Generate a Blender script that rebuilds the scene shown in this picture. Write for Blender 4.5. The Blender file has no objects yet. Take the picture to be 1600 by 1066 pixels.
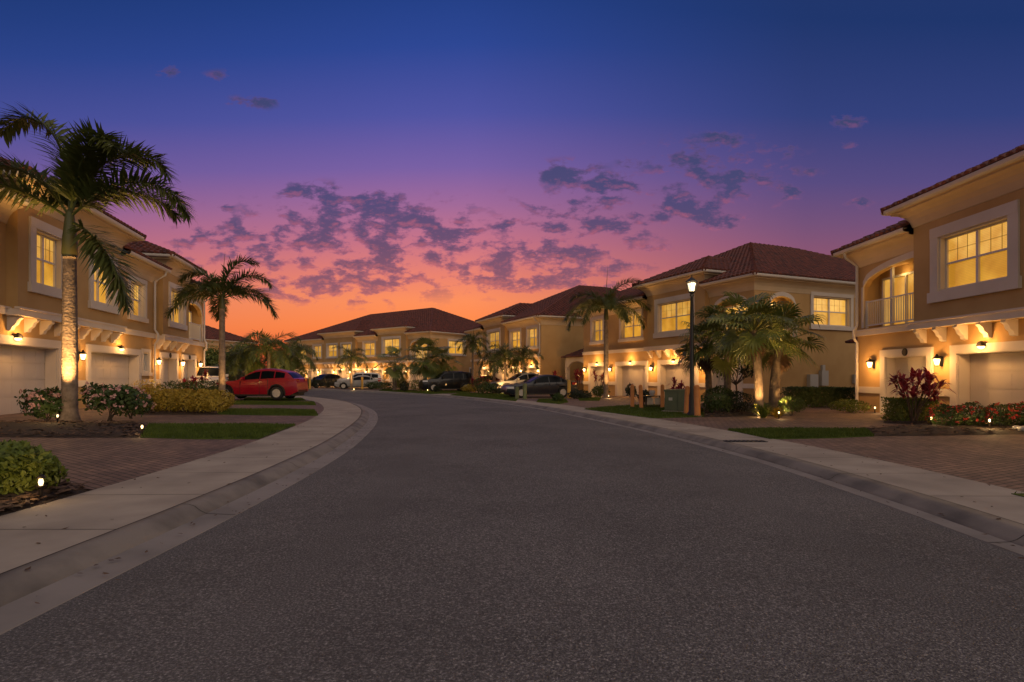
import bpy, math, random
from math import sin, cos, pi, sqrt, atan2, radians, exp
from mathutils import Vector, Matrix

random.seed(7)
scene = bpy.context.scene
COL = scene.collection
rnd = random.random
def uni(a, b): return a + (b - a) * random.random()

# ------------------------------------------------------------------ camera
CAM_H, FPX, HY = 1.45, 900.0, 588.0
cam_d = bpy.data.cameras.new('camera'); cam = bpy.data.objects.new('camera', cam_d); COL.objects.link(cam)
cam.location = (0, 0, CAM_H); cam.rotation_euler = (radians(90), 0, 0)
cam_d.sensor_width = 36; cam_d.lens = 36 * FPX / 1600; cam_d.shift_y = (HY - 533) / 1600
cam_d.clip_start = .1; cam_d.clip_end = 3000
scene.camera = cam

def G(px, py, z=0.0):
    """ground point at height z that lies in the direction measured in the photograph"""
    Y = (CAM_H - z) * FPX / (py - HY)
    return Vector(((px - 800) / FPX * Y, Y, z))
def GX(px, Y, z=0.0): return Vector(((px - 800) / FPX * Y, Y, z))

# ------------------------------------------------------------------ mesh helper
class MB:
    def __init__(s): s.v, s.f = [], []
    def poly(s, *p):
        n = len(s.v); s.v += [tuple(q) for q in p]; s.f.append(tuple(range(n, n + len(p))))
    def box(s, x0, x1, y0, y1, z0, z1):
        n = len(s.v)
        s.v += [(x, y, z) for z in (z0, z1) for y in (y0, y1) for x in (x0, x1)]
        s.f += [tuple(n + i for i in q) for q in ((0, 2, 3, 1), (4, 5, 7, 6), (0, 1, 5, 4), (2, 6, 7, 3), (0, 4, 6, 2), (1, 3, 7, 5))]
    def hexa(s, P):
        n = len(s.v); s.v += [tuple(p) for p in P]
        s.f += [tuple(n + i for i in q) for q in ((0, 2, 3, 1), (4, 5, 7, 6), (0, 1, 5, 4), (2, 6, 7, 3), (0, 4, 6, 2), (1, 3, 7, 5))]
    def pbox(s, P, u0, u1, z0, z1, d0, d1):
        s.hexa([P(u, z, d) for z in (z0, z1) for d in (d0, d1) for u in (u0, u1)])
    def tube(s, pts, rad, n=8, cap=True):
        pts = [Vector(p) for p in pts]; base = len(s.v)
        if not isinstance(rad, (list, tuple)): rad = [rad] * len(pts)
        for i, p in enumerate(pts):
            t = (pts[min(i + 1, len(pts) - 1)] - pts[max(i - 1, 0)]).normalized()
            a = t.cross(Vector((0, 0, 1)) if abs(t.z) < .9 else Vector((1, 0, 0))).normalized(); b = t.cross(a)
            for k in range(n):
                q = p + (a * cos(2 * pi * k / n) + b * sin(2 * pi * k / n)) * rad[i]
                s.v.append(tuple(q))
        for i in range(len(pts) - 1):
            for k in range(n):
                s.f.append((base + i * n + k, base + i * n + (k + 1) % n, base + (i + 1) * n + (k + 1) % n, base + (i + 1) * n + k))
        if cap:
            s.f.append(tuple(base + k for k in range(n))); e = base + (len(pts) - 1) * n
            s.f.append(tuple(e + k for k in reversed(range(n))))
    def lathe(s, c, prof, n=12, ax='z', cap=True):
        base = len(s.v)
        for r, z in prof:
            r = max(r, .001)
            for k in range(n):
                u, w = r * cos(2 * pi * k / n), r * sin(2 * pi * k / n)
                s.v.append((c[0] + u, c[1] + w, c[2] + z) if ax == 'z' else (c[0] + u, c[1] + z, c[2] + w))
        for i in range(len(prof) - 1):
            for k in range(n): s.f.append((base + i * n + k, base + i * n + (k + 1) % n, base + (i + 1) * n + (k + 1) % n, base + (i + 1) * n + k))
        if cap:
            s.f.append(tuple(base + k for k in range(n))); e = base + (len(prof) - 1) * n
            s.f.append(tuple(e + k for k in reversed(range(n))))
    def ball(s, c, r, n=8, m=6, sz=1.0):
        s.lathe(c, [(r * sin(pi * i / m), -r * sz * cos(pi * i / m)) for i in range(m + 1)], n)
    def build(s, name, mat, parent=None, smooth=False):
        me = bpy.data.meshes.new(name); me.from_pydata(s.v, [], s.f); me.update()
        me.materials.append(mat)
        if smooth: me.polygons.foreach_set('use_smooth', [True] * len(me.polygons))
        o = bpy.data.objects.new(name, me); COL.objects.link(o)
        if parent: o.parent = parent
        return o

def tag(o, label, cat, group=None, kind=None):
    o['label'] = label; o['category'] = cat
    if group: o['group'] = group
    if kind: o['kind'] = kind
    return o
def thing(name, label, cat, loc=(0, 0, 0), rz=0, group=None):
    o = bpy.data.objects.new(name, None); COL.objects.link(o); o.empty_display_size = .2
    o.location = loc; o.rotation_euler = (0, 0, rz)
    return tag(o, label, cat, group)
def struct(name, mb, mat, label, cat, kind='structure', smooth=False):
    return tag(mb.build(name, mat, None, smooth), label, cat, None, kind)
def lamp(parent, loc, watts, col=(1, .58, .22), r=.05, spot=None):
    d = bpy.data.lights.new('bulb', 'SPOT' if spot else 'POINT'); d.energy = watts; d.color = col; d.shadow_soft_size = r
    o = bpy.data.objects.new('bulb', d); COL.objects.link(o); o.location = loc
    if spot:
        d.spot_size = radians(spot[1]); d.spot_blend = .8
        o.rotation_euler = Vector(spot[0]).to_track_quat('-Z', 'Y').to_euler()
    if parent: o.parent = parent
    return o

# ------------------------------------------------------------------ materials
def mat(name, col, rough=.7, noise=None, metal=0, bump=None, emit=None, transl=0, spec=.5, coat=0, obrand=0):
    m = bpy.data.materials.new(name); m.use_nodes = True; nt = m.node_tree; N = nt.nodes; L = nt.links
    b = N['Principled BSDF']; b.inputs['Base Color'].default_value = (*col, 1); b.inputs['Roughness'].default_value = rough
    b.inputs['Metallic'].default_value = metal; b.inputs['Specular IOR Level'].default_value = spec
    if coat: b.inputs['Coat Weight'].default_value = coat; b.inputs['Coat Roughness'].default_value = .05
    tc = N.new('ShaderNodeTexCoord')
    if noise:                                   # (scale, colour2, contrast lo, hi)
        n = N.new('ShaderNodeTexNoise'); n.inputs['Scale'].default_value = noise[0]; n.inputs['Detail'].default_value = 5
        L.new(tc.outputs['Object'], n.inputs['Vector'])
        r = N.new('ShaderNodeValToRGB'); r.color_ramp.elements[0].position = noise[2]; r.color_ramp.elements[1].position = noise[3]
        r.color_ramp.elements[0].color = (*col, 1); r.color_ramp.elements[1].color = (*noise[1], 1)
        L.new(n.outputs['Fac'], r.inputs['Fac']); L.new(r.outputs['Color'], b.inputs['Base Color'])
    if bump:
        n2 = N.new('ShaderNodeTexNoise'); n2.inputs['Scale'].default_value = bump[0]; n2.inputs['Detail'].default_value = 4
        L.new(tc.outputs['Object'], n2.inputs['Vector'])
        bp = N.new('ShaderNodeBump'); bp.inputs['Strength'].default_value = bump[1]; bp.inputs['Distance'].default_value = bump[2]
        L.new(n2.outputs['Fac'], bp.inputs['Height']); L.new(bp.outputs['Normal'], b.inputs['Normal'])
    if emit:
        b.inputs['Emission Color'].default_value = (*emit[0], 1); b.inputs['Emission Strength'].default_value = emit[1]
    if transl:
        t = N.new('ShaderNodeBsdfTranslucent'); mx = N.new('ShaderNodeMixShader'); mx.inputs[0].default_value = transl
        if noise: L.new(r.outputs['Color'], t.inputs['Color'])
        else: t.inputs['Color'].default_value = (*col, 1)
        L.new(b.outputs[0], mx.inputs[1]); L.new(t.outputs[0], mx.inputs[2]); L.new(mx.outputs[0], N['Material Output'].inputs['Surface'])
    return m

M = {}
def asphalt():
    m = bpy.data.materials.new('asphalt'); m.use_nodes = True; nt = m.node_tree; N = nt.nodes; L = nt.links; b = N['Principled BSDF']
    tc = N.new('ShaderNodeTexCoord')
    v = N.new('ShaderNodeTexVoronoi'); v.inputs['Scale'].default_value = 75; L.new(tc.outputs['Object'], v.inputs['Vector'])
    n = N.new('ShaderNodeTexNoise'); n.inputs['Scale'].default_value = 62; n.inputs['Detail'].default_value = 5; n.inputs['Roughness'].default_value = .75; L.new(tc.outputs['Object'], n.inputs['Vector'])
    n3 = N.new('ShaderNodeTexNoise'); n3.inputs['Scale'].default_value = .35; n3.inputs['Detail'].default_value = 5; L.new(tc.outputs['Object'], n3.inputs['Vector'])
    r = N.new('ShaderNodeValToRGB'); e = r.color_ramp.elements
    e[0].position = .38; e[0].color = (.07, .066, .067, 1); e[1].position = .68; e[1].color = (.46, .43, .42, 1)
    x = e.new(.54); x.color = (.15, .14, .14, 1)
    L.new(n.outputs['Fac'], r.inputs['Fac'])
    r3 = N.new('ShaderNodeValToRGB'); r3.color_ramp.elements[0].position = .3; n3.inputs['Roughness'].default_value = .68; r3.color_ramp.elements[0].color = (.7, .7, .7, 1); r3.color_ramp.elements[1].position = .7; r3.color_ramp.elements[1].color = (1.12, 1.12, 1.12, 1)
    L.new(n3.outputs['Fac'], r3.inputs['Fac'])
    mx = N.new('ShaderNodeMix'); mx.data_type = 'RGBA'; mx.blend_type = 'MULTIPLY'; mx.inputs[0].default_value = 1
    L.new(r.outputs[0], mx.inputs[6]); L.new(r3.outputs[0], mx.inputs[7]); L.new(mx.outputs[2], b.inputs['Base Color'])
    bp = N.new('ShaderNodeBump'); bp.inputs['Strength'].default_value = .8; bp.inputs['Distance'].default_value = .012
    L.new(v.outputs['Distance'], bp.inputs['Height']); L.new(bp.outputs[0], b.inputs['Normal'])
    b.inputs['Roughness'].default_value = .85; b.inputs['Specular IOR Level'].default_value = .3
    return m
def pavers(rot):
    m = bpy.data.materials.new('brick_pavers'); m.use_nodes = True; nt = m.node_tree; N = nt.nodes; L = nt.links; b = N['Principled BSDF']
    tc = N.new('ShaderNodeTexCoord'); mp = N.new('ShaderNodeMapping'); mp.inputs['Rotation'].default_value = (0, 0, rot)
    L.new(tc.outputs['Object'], mp.inputs['Vector'])
    br = N.new('ShaderNodeTexBrick'); L.new(mp.outputs[0], br.inputs['Vector'])
    for k, val in (('Scale', 1.0), ('Mortar Size', .012), ('Brick Width', .22), ('Row Height', .11), ('Bias', -.1), ('Mortar Smooth', .3)): br.inputs[k].default_value = val
    br.inputs['Color1'].default_value = (.25, .16, .12, 1); br.inputs['Color2'].default_value = (.15, .095, .076, 1); br.inputs['Mortar'].default_value = (.035, .026, .022, 1)
    n = N.new('ShaderNodeTexNoise'); n.inputs['Scale'].default_value = 1.1; n.inputs['Detail'].default_value = 6; L.new(tc.outputs['Object'], n.inputs['Vector'])
    r = N.new('ShaderNodeValToRGB'); r.color_ramp.elements[0].position = .3; r.color_ramp.elements[0].color = (.62, .62, .64, 1); r.color_ramp.elements[1].position = .7; r.color_ramp.elements[1].color = (1.15, 1.1, 1.05, 1)
    L.new(n.outputs['Fac'], r.inputs['Fac'])
    mx = N.new('ShaderNodeMix'); mx.data_type = 'RGBA'; mx.blend_type = 'MULTIPLY'; mx.inputs[0].default_value = 1
    L.new(br.outputs['Color'], mx.inputs[6]); L.new(r.outputs[0], mx.inputs[7]); L.new(mx.outputs[2], b.inputs['Base Color'])
    bp = N.new('ShaderNodeBump'); bp.inputs['Strength'].default_value = .5; bp.inputs['Distance'].default_value = .01; bp.invert = True
    L.new(br.outputs['Fac'], bp.inputs['Height']); L.new(bp.outputs[0], b.inputs['Normal']); b.inputs['Roughness'].default_value = .75
    return m
def litpane(name, c1, c2, s):
    m = bpy.data.materials.new(name); m.use_nodes = True; nt = m.node_tree; N = nt.nodes; L = nt.links; b = N['Principled BSDF']
    b.inputs['Base Color'].default_value = (.3, .2, .08, 1); b.inputs['Roughness'].default_value = .08
    tc = N.new('ShaderNodeTexCoord'); n = N.new('ShaderNodeTexNoise'); n.inputs['Scale'].default_value = 1.3; n.inputs['Detail'].default_value = 3
    L.new(tc.outputs['Object'], n.inputs['Vector'])
    r = N.new('ShaderNodeValToRGB'); r.color_ramp.elements[0].position = .35; r.color_ramp.elements[1].position = .68
    r.color_ramp.elements[0].color = (*c1, 1); r.color_ramp.elements[1].color = (*c2, 1); L.new(n.outputs['Fac'], r.inputs['Fac'])
    w = N.new('ShaderNodeTexWave'); w.bands_direction = 'Z'; w.inputs['Scale'].default_value = 6.5; w.inputs['Distortion'].default_value = .15; L.new(tc.outputs['Object'], w.inputs['Vector'])
    mx = N.new('ShaderNodeMix'); mx.data_type = 'RGBA'; mx.blend_type = 'MULTIPLY'; mx.inputs[0].default_value = .2
    L.new(r.outputs[0], mx.inputs[6]); L.new(w.outputs['Color'], mx.inputs[7])
    L.new(mx.outputs[2], b.inputs['Emission Color']); oi = N.new('ShaderNodeObjectInfo'); mr = N.new('ShaderNodeMapRange'); mr.inputs['To Min'].default_value = s * .62; mr.inputs['To Max'].default_value = s * 1.12
    L.new(oi.outputs['Random'], mr.inputs['Value']); L.new(mr.outputs[0], b.inputs['Emission Strength'])
    return m

M['asphalt'] = asphalt()
M['paver_l'] = pavers(.6); M['paver_r'] = pavers(-.5)
M['concrete'] = mat('concrete', (.38, .325, .27), .85, (1.3, (.255, .215, .18), .36, .72), bump=(60, .3, .005))
M['curb'] = mat('kerb_concrete', (.215, .188, .165), .8, (1.7, (.085, .075, .067), .44, .74), bump=(50, .4, .006))
M['pan'] = mat('gutter_concrete', (.26, .23, .21), .8, (1.4, (.185, .165, .15), .4, .68), bump=(50, .3, .005))
M['joint'] = mat('joint_dirt', (.05, .045, .04), .95)
M['soil'] = mat('soil', (.05, .06, .025), .95, (3, (.09, .07, .04), .4, .7))
M['mulch'] = mat('mulch', (.022, .014, .01), .9, (14, (.052, .029, .018), .4, .75), bump=(25, .8, .03))
M['chip'] = mat('bark_chip', (.06, .032, .02), .85, (9, (.14, .08, .045), .4, .7))
M['grass'] = mat('grass_blades', (.065, .10, .016), .75, (2.5, (.105, .145, .026), .35, .7), transl=.25, spec=.2)
M['stucco'] = mat('stucco', (.53, .34, .148), .9, (.8, (.44, .27, .108), .33, .72), bump=(70, .45, .008), spec=.25)
M['cornice'] = mat('cream_cornice', (.66, .51, .33), .85, (1.2, (.6, .455, .28), .35, .7), spec=.25)
M['trim'] = mat('white_trim', (.66, .58, .50), .75, (1.5, (.6, .52, .44), .35, .75), spec=.3)
M['gutter'] = mat('white_gutter', (.6, .55, .5), .45)
M['door'] = mat('garage_door_paint', (.66, .58, .5), .55, (.9, (.6, .52, .44), .35, .7))
M['vinyl'] = mat('window_vinyl', (.66, .62, .58), .4)
M['rail'] = mat('white_rail', (.62, .6, .58), .45)
M['tile'] = mat('clay_tile', (.19, .052, .032), .7, (3.1, (.06, .023, .019), .36, .68), bump=(20, .25, .01))
M['lit'] = litpane('lit_window', (.66, .29, .03), (1.0, .56, .11), 1.0)
M['litlow'] = litpane('lit_window_screened', (.56, .235, .012), (.85, .42, .036), .92)
M['dim'] = mat('dim_glass', (.03, .035, .03), .05, emit=((.10, .085, .03), .6))
M['bronze'] = mat('dark_bronze', (.018, .014, .012), .4, metal=.6)
M['glow'] = mat('lamp_glass', (.9, .8, .6), .3, emit=((1, .68, .3), 5))
M['garden_glow'] = mat('garden_lamp_glass', (.9, .8, .6), .3, emit=((1, .72, .36), 2.6))
M['black'] = mat('black_metal', (.012, .012, .013), .4)
M['doorwood'] = mat('dark_door', (.03, .018, .012), .5)
M['bollard'] = mat('orange_bollard_paint', (.52, .2, .045), .6, (5, (.42, .15, .035), .4, .75))
M['bollard_y'] = mat('yellow_bollard_paint', (.6, .34, .05), .6, (5, (.5, .28, .04), .4, .75))
M['bollard_g'] = mat('green_bollard_paint', (.13, .15, .055), .6, (5, (.1, .11, .04), .4, .75))
M['utility'] = mat('green_enamel', (.11, .13, .075), .5, (2, (.085, .1, .06), .4, .7))
M['utility_grey'] = mat('grey_enamel', (.42, .40, .36), .5)
M['trunk'] = mat('palm_trunk', (.24, .18, .135), .9, (6, (.13, .095, .07), .38, .68), bump=(18, .8, .03))
M['shaft'] = mat('crownshaft', (.075, .085, .025), .55, (2, (.11, .09, .03), .4, .7))
M['frond'] = mat('palm_leaf', (.065, .09, .022), .42, (1.2, (.13, .14, .034), .38, .7), transl=.25, spec=.5)
M['fan'] = mat('fan_palm_leaf', (.11, .15, .034), .36, (1.1, (.25, .26, .07), .4, .7), transl=.25, spec=.5)
M['deadleaf'] = mat('dry_palm_leaf', (.16, .09, .045), .85, (3, (.1, .05, .03), .4, .7))
M['leaf'] = mat('shrub_leaf', (.045, .08, .018), .5, (3, (.085, .115, .026), .38, .7), transl=.2, spec=.4)
M['leaf_lt'] = mat('light_shrub_leaf', (.10, .145, .02), .5, (3, (.18, .2, .03), .38, .7), transl=.2, spec=.4)
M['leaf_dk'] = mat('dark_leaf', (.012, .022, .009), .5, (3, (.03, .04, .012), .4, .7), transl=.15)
M['leaf_gold'] = mat('golden_leaf', (.34, .235, .02), .55, (3, (.52, .37, .045), .36, .7), transl=.2)
M['red'] = mat('cordyline_leaf', (.2, .014, .03), .4, (4, (.42, .045, .07), .4, .7), transl=.25)
M['pink'] = mat('pink_petal', (.7, .42, .36), .7, (8, (.58, .27, .24), .4, .7), transl=.2)
M['redpetal'] = mat('red_petal', (.4, .03, .025), .6, (8, (.55, .08, .04), .4, .7), transl=.2)
M['white_stone'] = mat('pale_stone', (.5, .46, .4), .8, (5, (.38, .34, .3), .4, .7))
M['bark'] = mat('bark', (.10, .07, .05), .9, bump=(20, .6, .02))
M['tyre'] = mat('tyre_rubber', (.015, .015, .015), .8)
M['rim'] = mat('alloy_rim', (.6, .58, .55), .35, metal=.25)
M['carglass'] = mat('car_glass', (.006, .008, .011), .12, spec=.1)
M['cartrim'] = mat('black_plastic', (.015, .015, .016), .55)
M['headlight'] = mat('headlight_lens', (.75, .75, .75), .1, metal=.3)
M['taillight'] = mat('taillight_lens', (.35, .01, .01), .15)
def paint(name, c): return mat(name, c, .3, coat=.35, spec=.35)
M['p_red'] = paint('red_paint', (.3, .004, .02)); M['p_black'] = paint('black_paint', (.006, .006, .008)); M['p_blue'] = paint('dark_blue_paint', (.012, .016, .026))
M['p_silver'] = paint('silver_paint', (.34, .33, .32)); M['p_white'] = paint('white_paint', (.62, .6, .58)); M['p_maroon'] = paint('maroon_paint', (.06, .008, .01))

# ------------------------------------------------------------------ road, kerbs, pavements
def smooth(pts, n=8):
    P = [Vector(p) for p in pts]; out = []
    for i in range(len(P) - 1):
        a, b, c, d = P[max(i - 1, 0)], P[i], P[i + 1], P[min(i + 2, len(P) - 1)]
        for k in range(n):
            t = k / n
            out.append(.5 * ((2 * b) + (c - a) * t + (2 * a - 5 * b + 4 * c - d) * t * t + (3 * b - a - 3 * c + d) * t ** 3))
    out.append(P[-1]); return out
def resample(P, step):
    out = [P[0]]; acc = 0
    for a, b in zip(P, P[1:]):
        L = (b - a).length; p = step - acc
        while p <= L:
            out.append(a + (b - a) * (p / L)); p += step
        acc = (acc + L) % step
    out.append(P[-1]); return out
LEDGE = resample(smooth([(-2.9, -25), (-2.9, -10), (-2.88, 0), (-2.87, 4), (-2.88, 6), (-2.98, 8.6), (-3.26, 11.9), (-3.9, 16.2), (-4.55, 19.5), (-5.55, 23.4), (-6.8, 27), (-8.4, 30.8), (-10.6, 34.6), (-14.2, 39.6), (-20, 45), (-30, 51.5), (-48, 60)]), .5)
REDGE = resample(smooth([(3.9, -25), (4.0, -10), (4.05, 0), (4.12, 4.5), (4.2, 6.5), (4.15, 9.5), (3.85, 12.5), (3.45, 15.0), (2.88, 17.9), (2.15, 21.2), (.6, 27.2), (-2.1, 34.3), (-5.3, 40.8), (-9.5, 47.5), (-16, 55), (-24, 62.5), (-36, 71), (-52, 79)]), .5)
def nrm(P, sgn):
    out = []
    for i in range(len(P)):
        t = P[min(i + 1, len(P) - 1)] - P[max(i - 1, 0)]; out.append(Vector((-t.y, t.x)).normalized() * sgn)
    return out
LN, RN = nrm(LEDGE, 1), nrm(REDGE, -1)
def strip(P, Nn, prof):
    mb = MB(); k = len(prof)
    for p, n in zip(P, Nn):
        for d, z in prof: q = p + n * d; mb.v.append((q.x, q.y, z))
    for i in range(len(P) - 1):
        for j in range(k - 1):
            mb.f.append((i * k + j, i * k + j + 1, (i + 1) * k + j + 1, (i + 1) * k + j))
    return mb
def even(P, n):
    L = [0]
    for a, b in zip(P, P[1:]): L.append(L[-1] + (b - a).length)
    out = []; j = 0
    for i in range(n + 1):
        s = L[-1] * i / n
        while j < len(L) - 2 and L[j + 1] < s: j += 1
        out.append(P[j] + (P[j + 1] - P[j]) * ((s - L[j]) / max(L[j + 1] - L[j], 1e-6)))
    return out
mb = MB(); a, b = even(LEDGE, 150), even(REDGE, 150)
for p, q in zip(a, b):
    for t in (0, .25, .5, .75, 1):
        w = p + (q - p) * t; mb.v.append((w.x, w.y, .028 * (1 - (2 * t - 1) ** 2)))
for i in range(150):
    for j in range(4): mb.f.append((i * 5 + j, i * 5 + j + 1, i * 5 + j + 6, i * 5 + j + 5))
struct('road', mb, M['asphalt'], 'dark grey asphalt road curving away to the left between the houses', 'road', smooth=True)
mb = MB(); mb.poly((-500, -100, -.12), (500, -100, -.12), (500, 700, -.12), (-500, 700, -.12))
struct('ground', mb, M['soil'], 'flat dark ground around and behind the houses', 'ground')
LC, LS = .56, 1.42
RC, RS = .50, 1.25
lk = struct('left_kerb', strip(LEDGE, LN, [(.29, -.02), (.30, .022), (.36, .05), (.42, .098), (.48, .117), (LC, .122), (LC, -.05)]), M['curb'], 'rolled concrete kerb and gutter along the left side of the road', 'kerb', smooth=True)
strip(LEDGE, LN, [(-.02, -.02), (0, .006), (.3, .02)]).build('gutter_pan', M['pan'], lk)
rk = struct('right_kerb', strip(REDGE, RN, [(.17, -.02), (.18, .014), (.24, .035), (.3, .075), (.36, .096), (RC, .102), (RC, -.05)]), M['curb'], 'rolled concrete kerb and gutter along the right side of the road', 'kerb', smooth=True)
strip(REDGE, RN, [(-.02, -.02), (0, .006), (.18, .012)]).build('gutter_pan', M['pan'], rk)
def joints(P, Nn, prof, root):
    for i in range(4, len(P) - 1, 6):
        mb = MB(); t = Vector((Nn[i].y, -Nn[i].x)) * .006
        for (d0, z0), (d1, z1) in zip(prof, prof[1:]):
            a, b = P[i] + Nn[i] * d0, P[i] + Nn[i] * d1; mb.poly((*(a - t), z0 + .002), (*(a + t), z0 + .002), (*(b + t), z1 + .002), (*(b - t), z1 + .002))
        mb.build('joint', M['joint'], root)
joints(LEDGE[40:130], LN[40:130], [(0, .006), (.3, .022), (.36, .05), (.42, .098), (.48, .117), (LC, .122)], lk)
joints(REDGE[44:130], RN[44:130], [(0, .006), (.18, .014), (.24, .035), (.3, .075), (.36, .096), (RC, .102)], rk)
def walk(P, Nn, d0, w, z, name, label):
    mb = MB(); per = 3
    for i in range(0, len(P) - per, per):
        for j in range(per):
            a0, a1 = P[i + j] + Nn[i + j] * d0, P[i + j] + Nn[i + j] * (d0 + w)
            b0, b1 = P[i + j + 1] + Nn[i + j + 1] * d0, P[i + j + 1] + Nn[i + j + 1] * (d0 + w)
            if j == 0: s = .014 / (b0 - a0).length; a0, a1 = a0 + (b0 - a0) * s, a1 + (b1 - a1) * s
            mb.poly((*a0, z), (*a1, z), (*b1, z), (*b0, z))
    j = strip(P, Nn, [(d0 - .01, z - .012), (d0 + w + .01, z - .012), (d0 + w + .01, -.05)])
    jo = struct(name, mb, M['concrete'], label, 'pavement'); j.build('joint_bed', M['joint'], jo)
walk(LEDGE, LN, LC + .018, LS, .12, 'left_pavement', 'pale concrete pavement slabs along the left kerb')
walk(REDGE, RN, RC + .018, RS, .10, 'right_pavement', 'pale concrete pavement slabs along the right kerb')
LIN = LC + LS + .02; RIN = RC + RS + .02
def zl(d): return .112 + min(max(d, 0) * .016, .165)
struct('left_driveway', strip(LEDGE, LN, [(LIN, zl(0)), (LIN + 2, zl(2)), (LIN + 5, zl(5)), (LIN + 10.4, zl(10.4)), (LIN + 30, zl(30))]), M['paver_l'], 'reddish brick paver driveways in front of the left house', 'driveway')
ZR = .088
struct('right_driveway', strip(REDGE, RN, [(RIN, ZR + .004), (RIN + 1.5, ZR), (RIN + 40, ZR)]), M['paver_r'], 'reddish brick paver driveways in front of the right houses', 'driveway')
def dleft(p):
    q = Vector((p[0], p[1])); best = min(range(0, len(LEDGE)), key=lambda i: (LEDGE[i] - q).length_squared)
    return (q - LEDGE[best]).dot(LN[best]) - LIN
def GLf(px, py):
    z = .15
    for _ in range(6): p = G(px, py, z); z = zl(dleft(p))
    p.z = z; return p

random.seed(77)
for P_, N_, lab, z0, lo, hi in ((LEDGE, LN, 'fallen leaves and grit scattered over the left pavement and gutter', .124, LC + .02, LC + LS), (REDGE, RN, 'fallen leaves and grit scattered over the right pavement and gutter', .104, RC + .02, RC + RS)):
    mb = MB()
    for _ in range(420):
        i = random.randint(44, 100); gut = rnd() < .55; d = abs(random.gauss(0, .09)) + .02 if gut else (uni(lo, hi) if rnd() < .5 else hi - abs(random.gauss(0, .12))); z = .018 if gut else z0; q = P_[i] + N_[i] * d + Vector((uni(-.2, .2), uni(-.2, .2)))
        if gut: z += .02
        a = uni(0, 6.28); l = uni(.008, .035); w = l * uni(.3, .6); u = Vector((cos(a), sin(a), 0)) * l; v = Vector((-sin(a), cos(a), 0)) * w; c = Vector((q.x, q.y, z)); mb.poly(c - u, c + v + Vector((0, 0, uni(0, .008))), c + u + Vector((0, 0, uni(0, .012))), c - v)
    struct('leaf_litter', mb, M['chip'], lab, 'leaf litter', 'stuff')
# ------------------------------------------------------------------ grass and mulch
def fill_pts(poly, n):
    xs = [p.x for p in poly]; ys = [p.y for p in poly]; out = []; c = 0
    while len(out) < n and c < n * 30:
        c += 1; x, y = uni(min(xs), max(xs)), uni(min(ys), max(ys)); ins = False
        for a, b in zip(poly, poly[1:] + poly[:1]):
            if (a.y > y) != (b.y > y) and x < (b.x - a.x) * (y - a.y) / (b.y - a.y) + a.x: ins = not ins
        if ins: out.append((x, y))
    return out
def area(poly): return abs(sum(a.x * b.y - b.x * a.y for a, b in zip(poly, poly[1:] + poly[:1]))) / 2
def plane_z(poly, x, y):
    w = [1 / (.05 + (p.x - x) ** 2 + (p.y - y) ** 2) for p in poly]
    return sum(a * p.z for a, p in zip(w, poly)) / sum(w)
def lawn(poly, label, dens=900, h=.06):
    mb = MB(); lift = .02
    mb.poly(*[(p.x, p.y, p.z + lift) for p in poly])
    for a, b in zip(poly, poly[1:] + poly[:1]): mb.poly((a.x, a.y, a.z - .04), (b.x, b.y, b.z - .04), (b.x, b.y, b.z + lift), (a.x, a.y, a.z + lift))
    n = int(min(area(poly) * dens, 9000))
    for x, y in fill_pts(poly, n):
        z = plane_z(poly, x, y) + lift; a = uni(0, 6.28); w = .012; hh = h * uni(.5, 1.2); lx, ly = uni(-.035, .035), uni(-.035, .035)
        mb.poly((x - w * cos(a), y - w * sin(a), z), (x + w * cos(a), y + w * sin(a), z), (x + lx, y + ly, z + hh))
    return struct('grass', mb, M['grass'], label, 'grass', 'stuff')
def mulch(poly, label, dens=60):
    mb = MB(); c = sum(poly, Vector()) / len(poly)
    ring = [p + (c - p) * .25 for p in poly]; n = len(poly)
    for i in range(n):
        a, b, c2, d = poly[i], poly[(i + 1) % n], ring[(i + 1) % n], ring[i]
        mb.poly((a.x, a.y, a.z + .006), (b.x, b.y, b.z + .006), (c2.x, c2.y, c2.z + .06), (d.x, d.y, d.z + .06))
        mb.poly((d.x, d.y, d.z + .06), (c2.x, c2.y, c2.z + .06), (c.x, c.y, c.z + .09))
    o = struct('mulch', mb, M['mulch'], label, 'mulch', 'stuff')
    ch = MB()
    for x, y in fill_pts(poly, int(min(area(poly) * dens, 1500))):
        z = plane_z(poly, x, y) + uni(.02, .075); a = uni(0, 6.28); l, w = uni(.03, .08), uni(.01, .03); t = uni(-.02, .03)
        u = Vector((cos(a), sin(a), 0)) * l; v = Vector((-sin(a), cos(a), 0)) * w
        p = Vector((x, y, z)); ch.poly(p - u - v, p + u - v + Vector((0, 0, t)), p + u + v + Vector((0, 0, t + .01)), p - u + v + Vector((0, 0, .01)))
    cc = ch.build('bark_chips', M['chip'], o); cc['kind'] = 'stuff'
    return o
PL = lambda pts: [GLf(*p) for p in pts]
PR = lambda pts: [G(x, y, ZR) for x, y in pts]
lawn(PL([(219, 684), (300, 686.5), (404, 686.5), (462, 664.8), (350, 663.8), (232, 664)]), 'clipped grass strip right of the pink flower bed on the left', 1500)
lawn(PL([(340, 648), (420, 649.5), (497, 650), (491, 641.5), (420, 640), (346, 640)]), 'grass strip right of the golden hedge, ending at the pavement', 900)
lawn(PL([(357, 632.5), (494, 633.5), (490, 628.5), (364, 627.5)]), 'narrow grass strip nearer to us than the red car', 500)
lawn(PL([(380, 625.3), (478, 626.3), (470, 622.6), (385, 622)]), 'thin dark grass strip below the red car', 300)
lawn(PR([(1203, 687), (1300, 685), (1366, 682), (1352, 671.5), (1200, 671), (1137, 673)]), 'grass strip between the two nearest right driveways', 1300)
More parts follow.
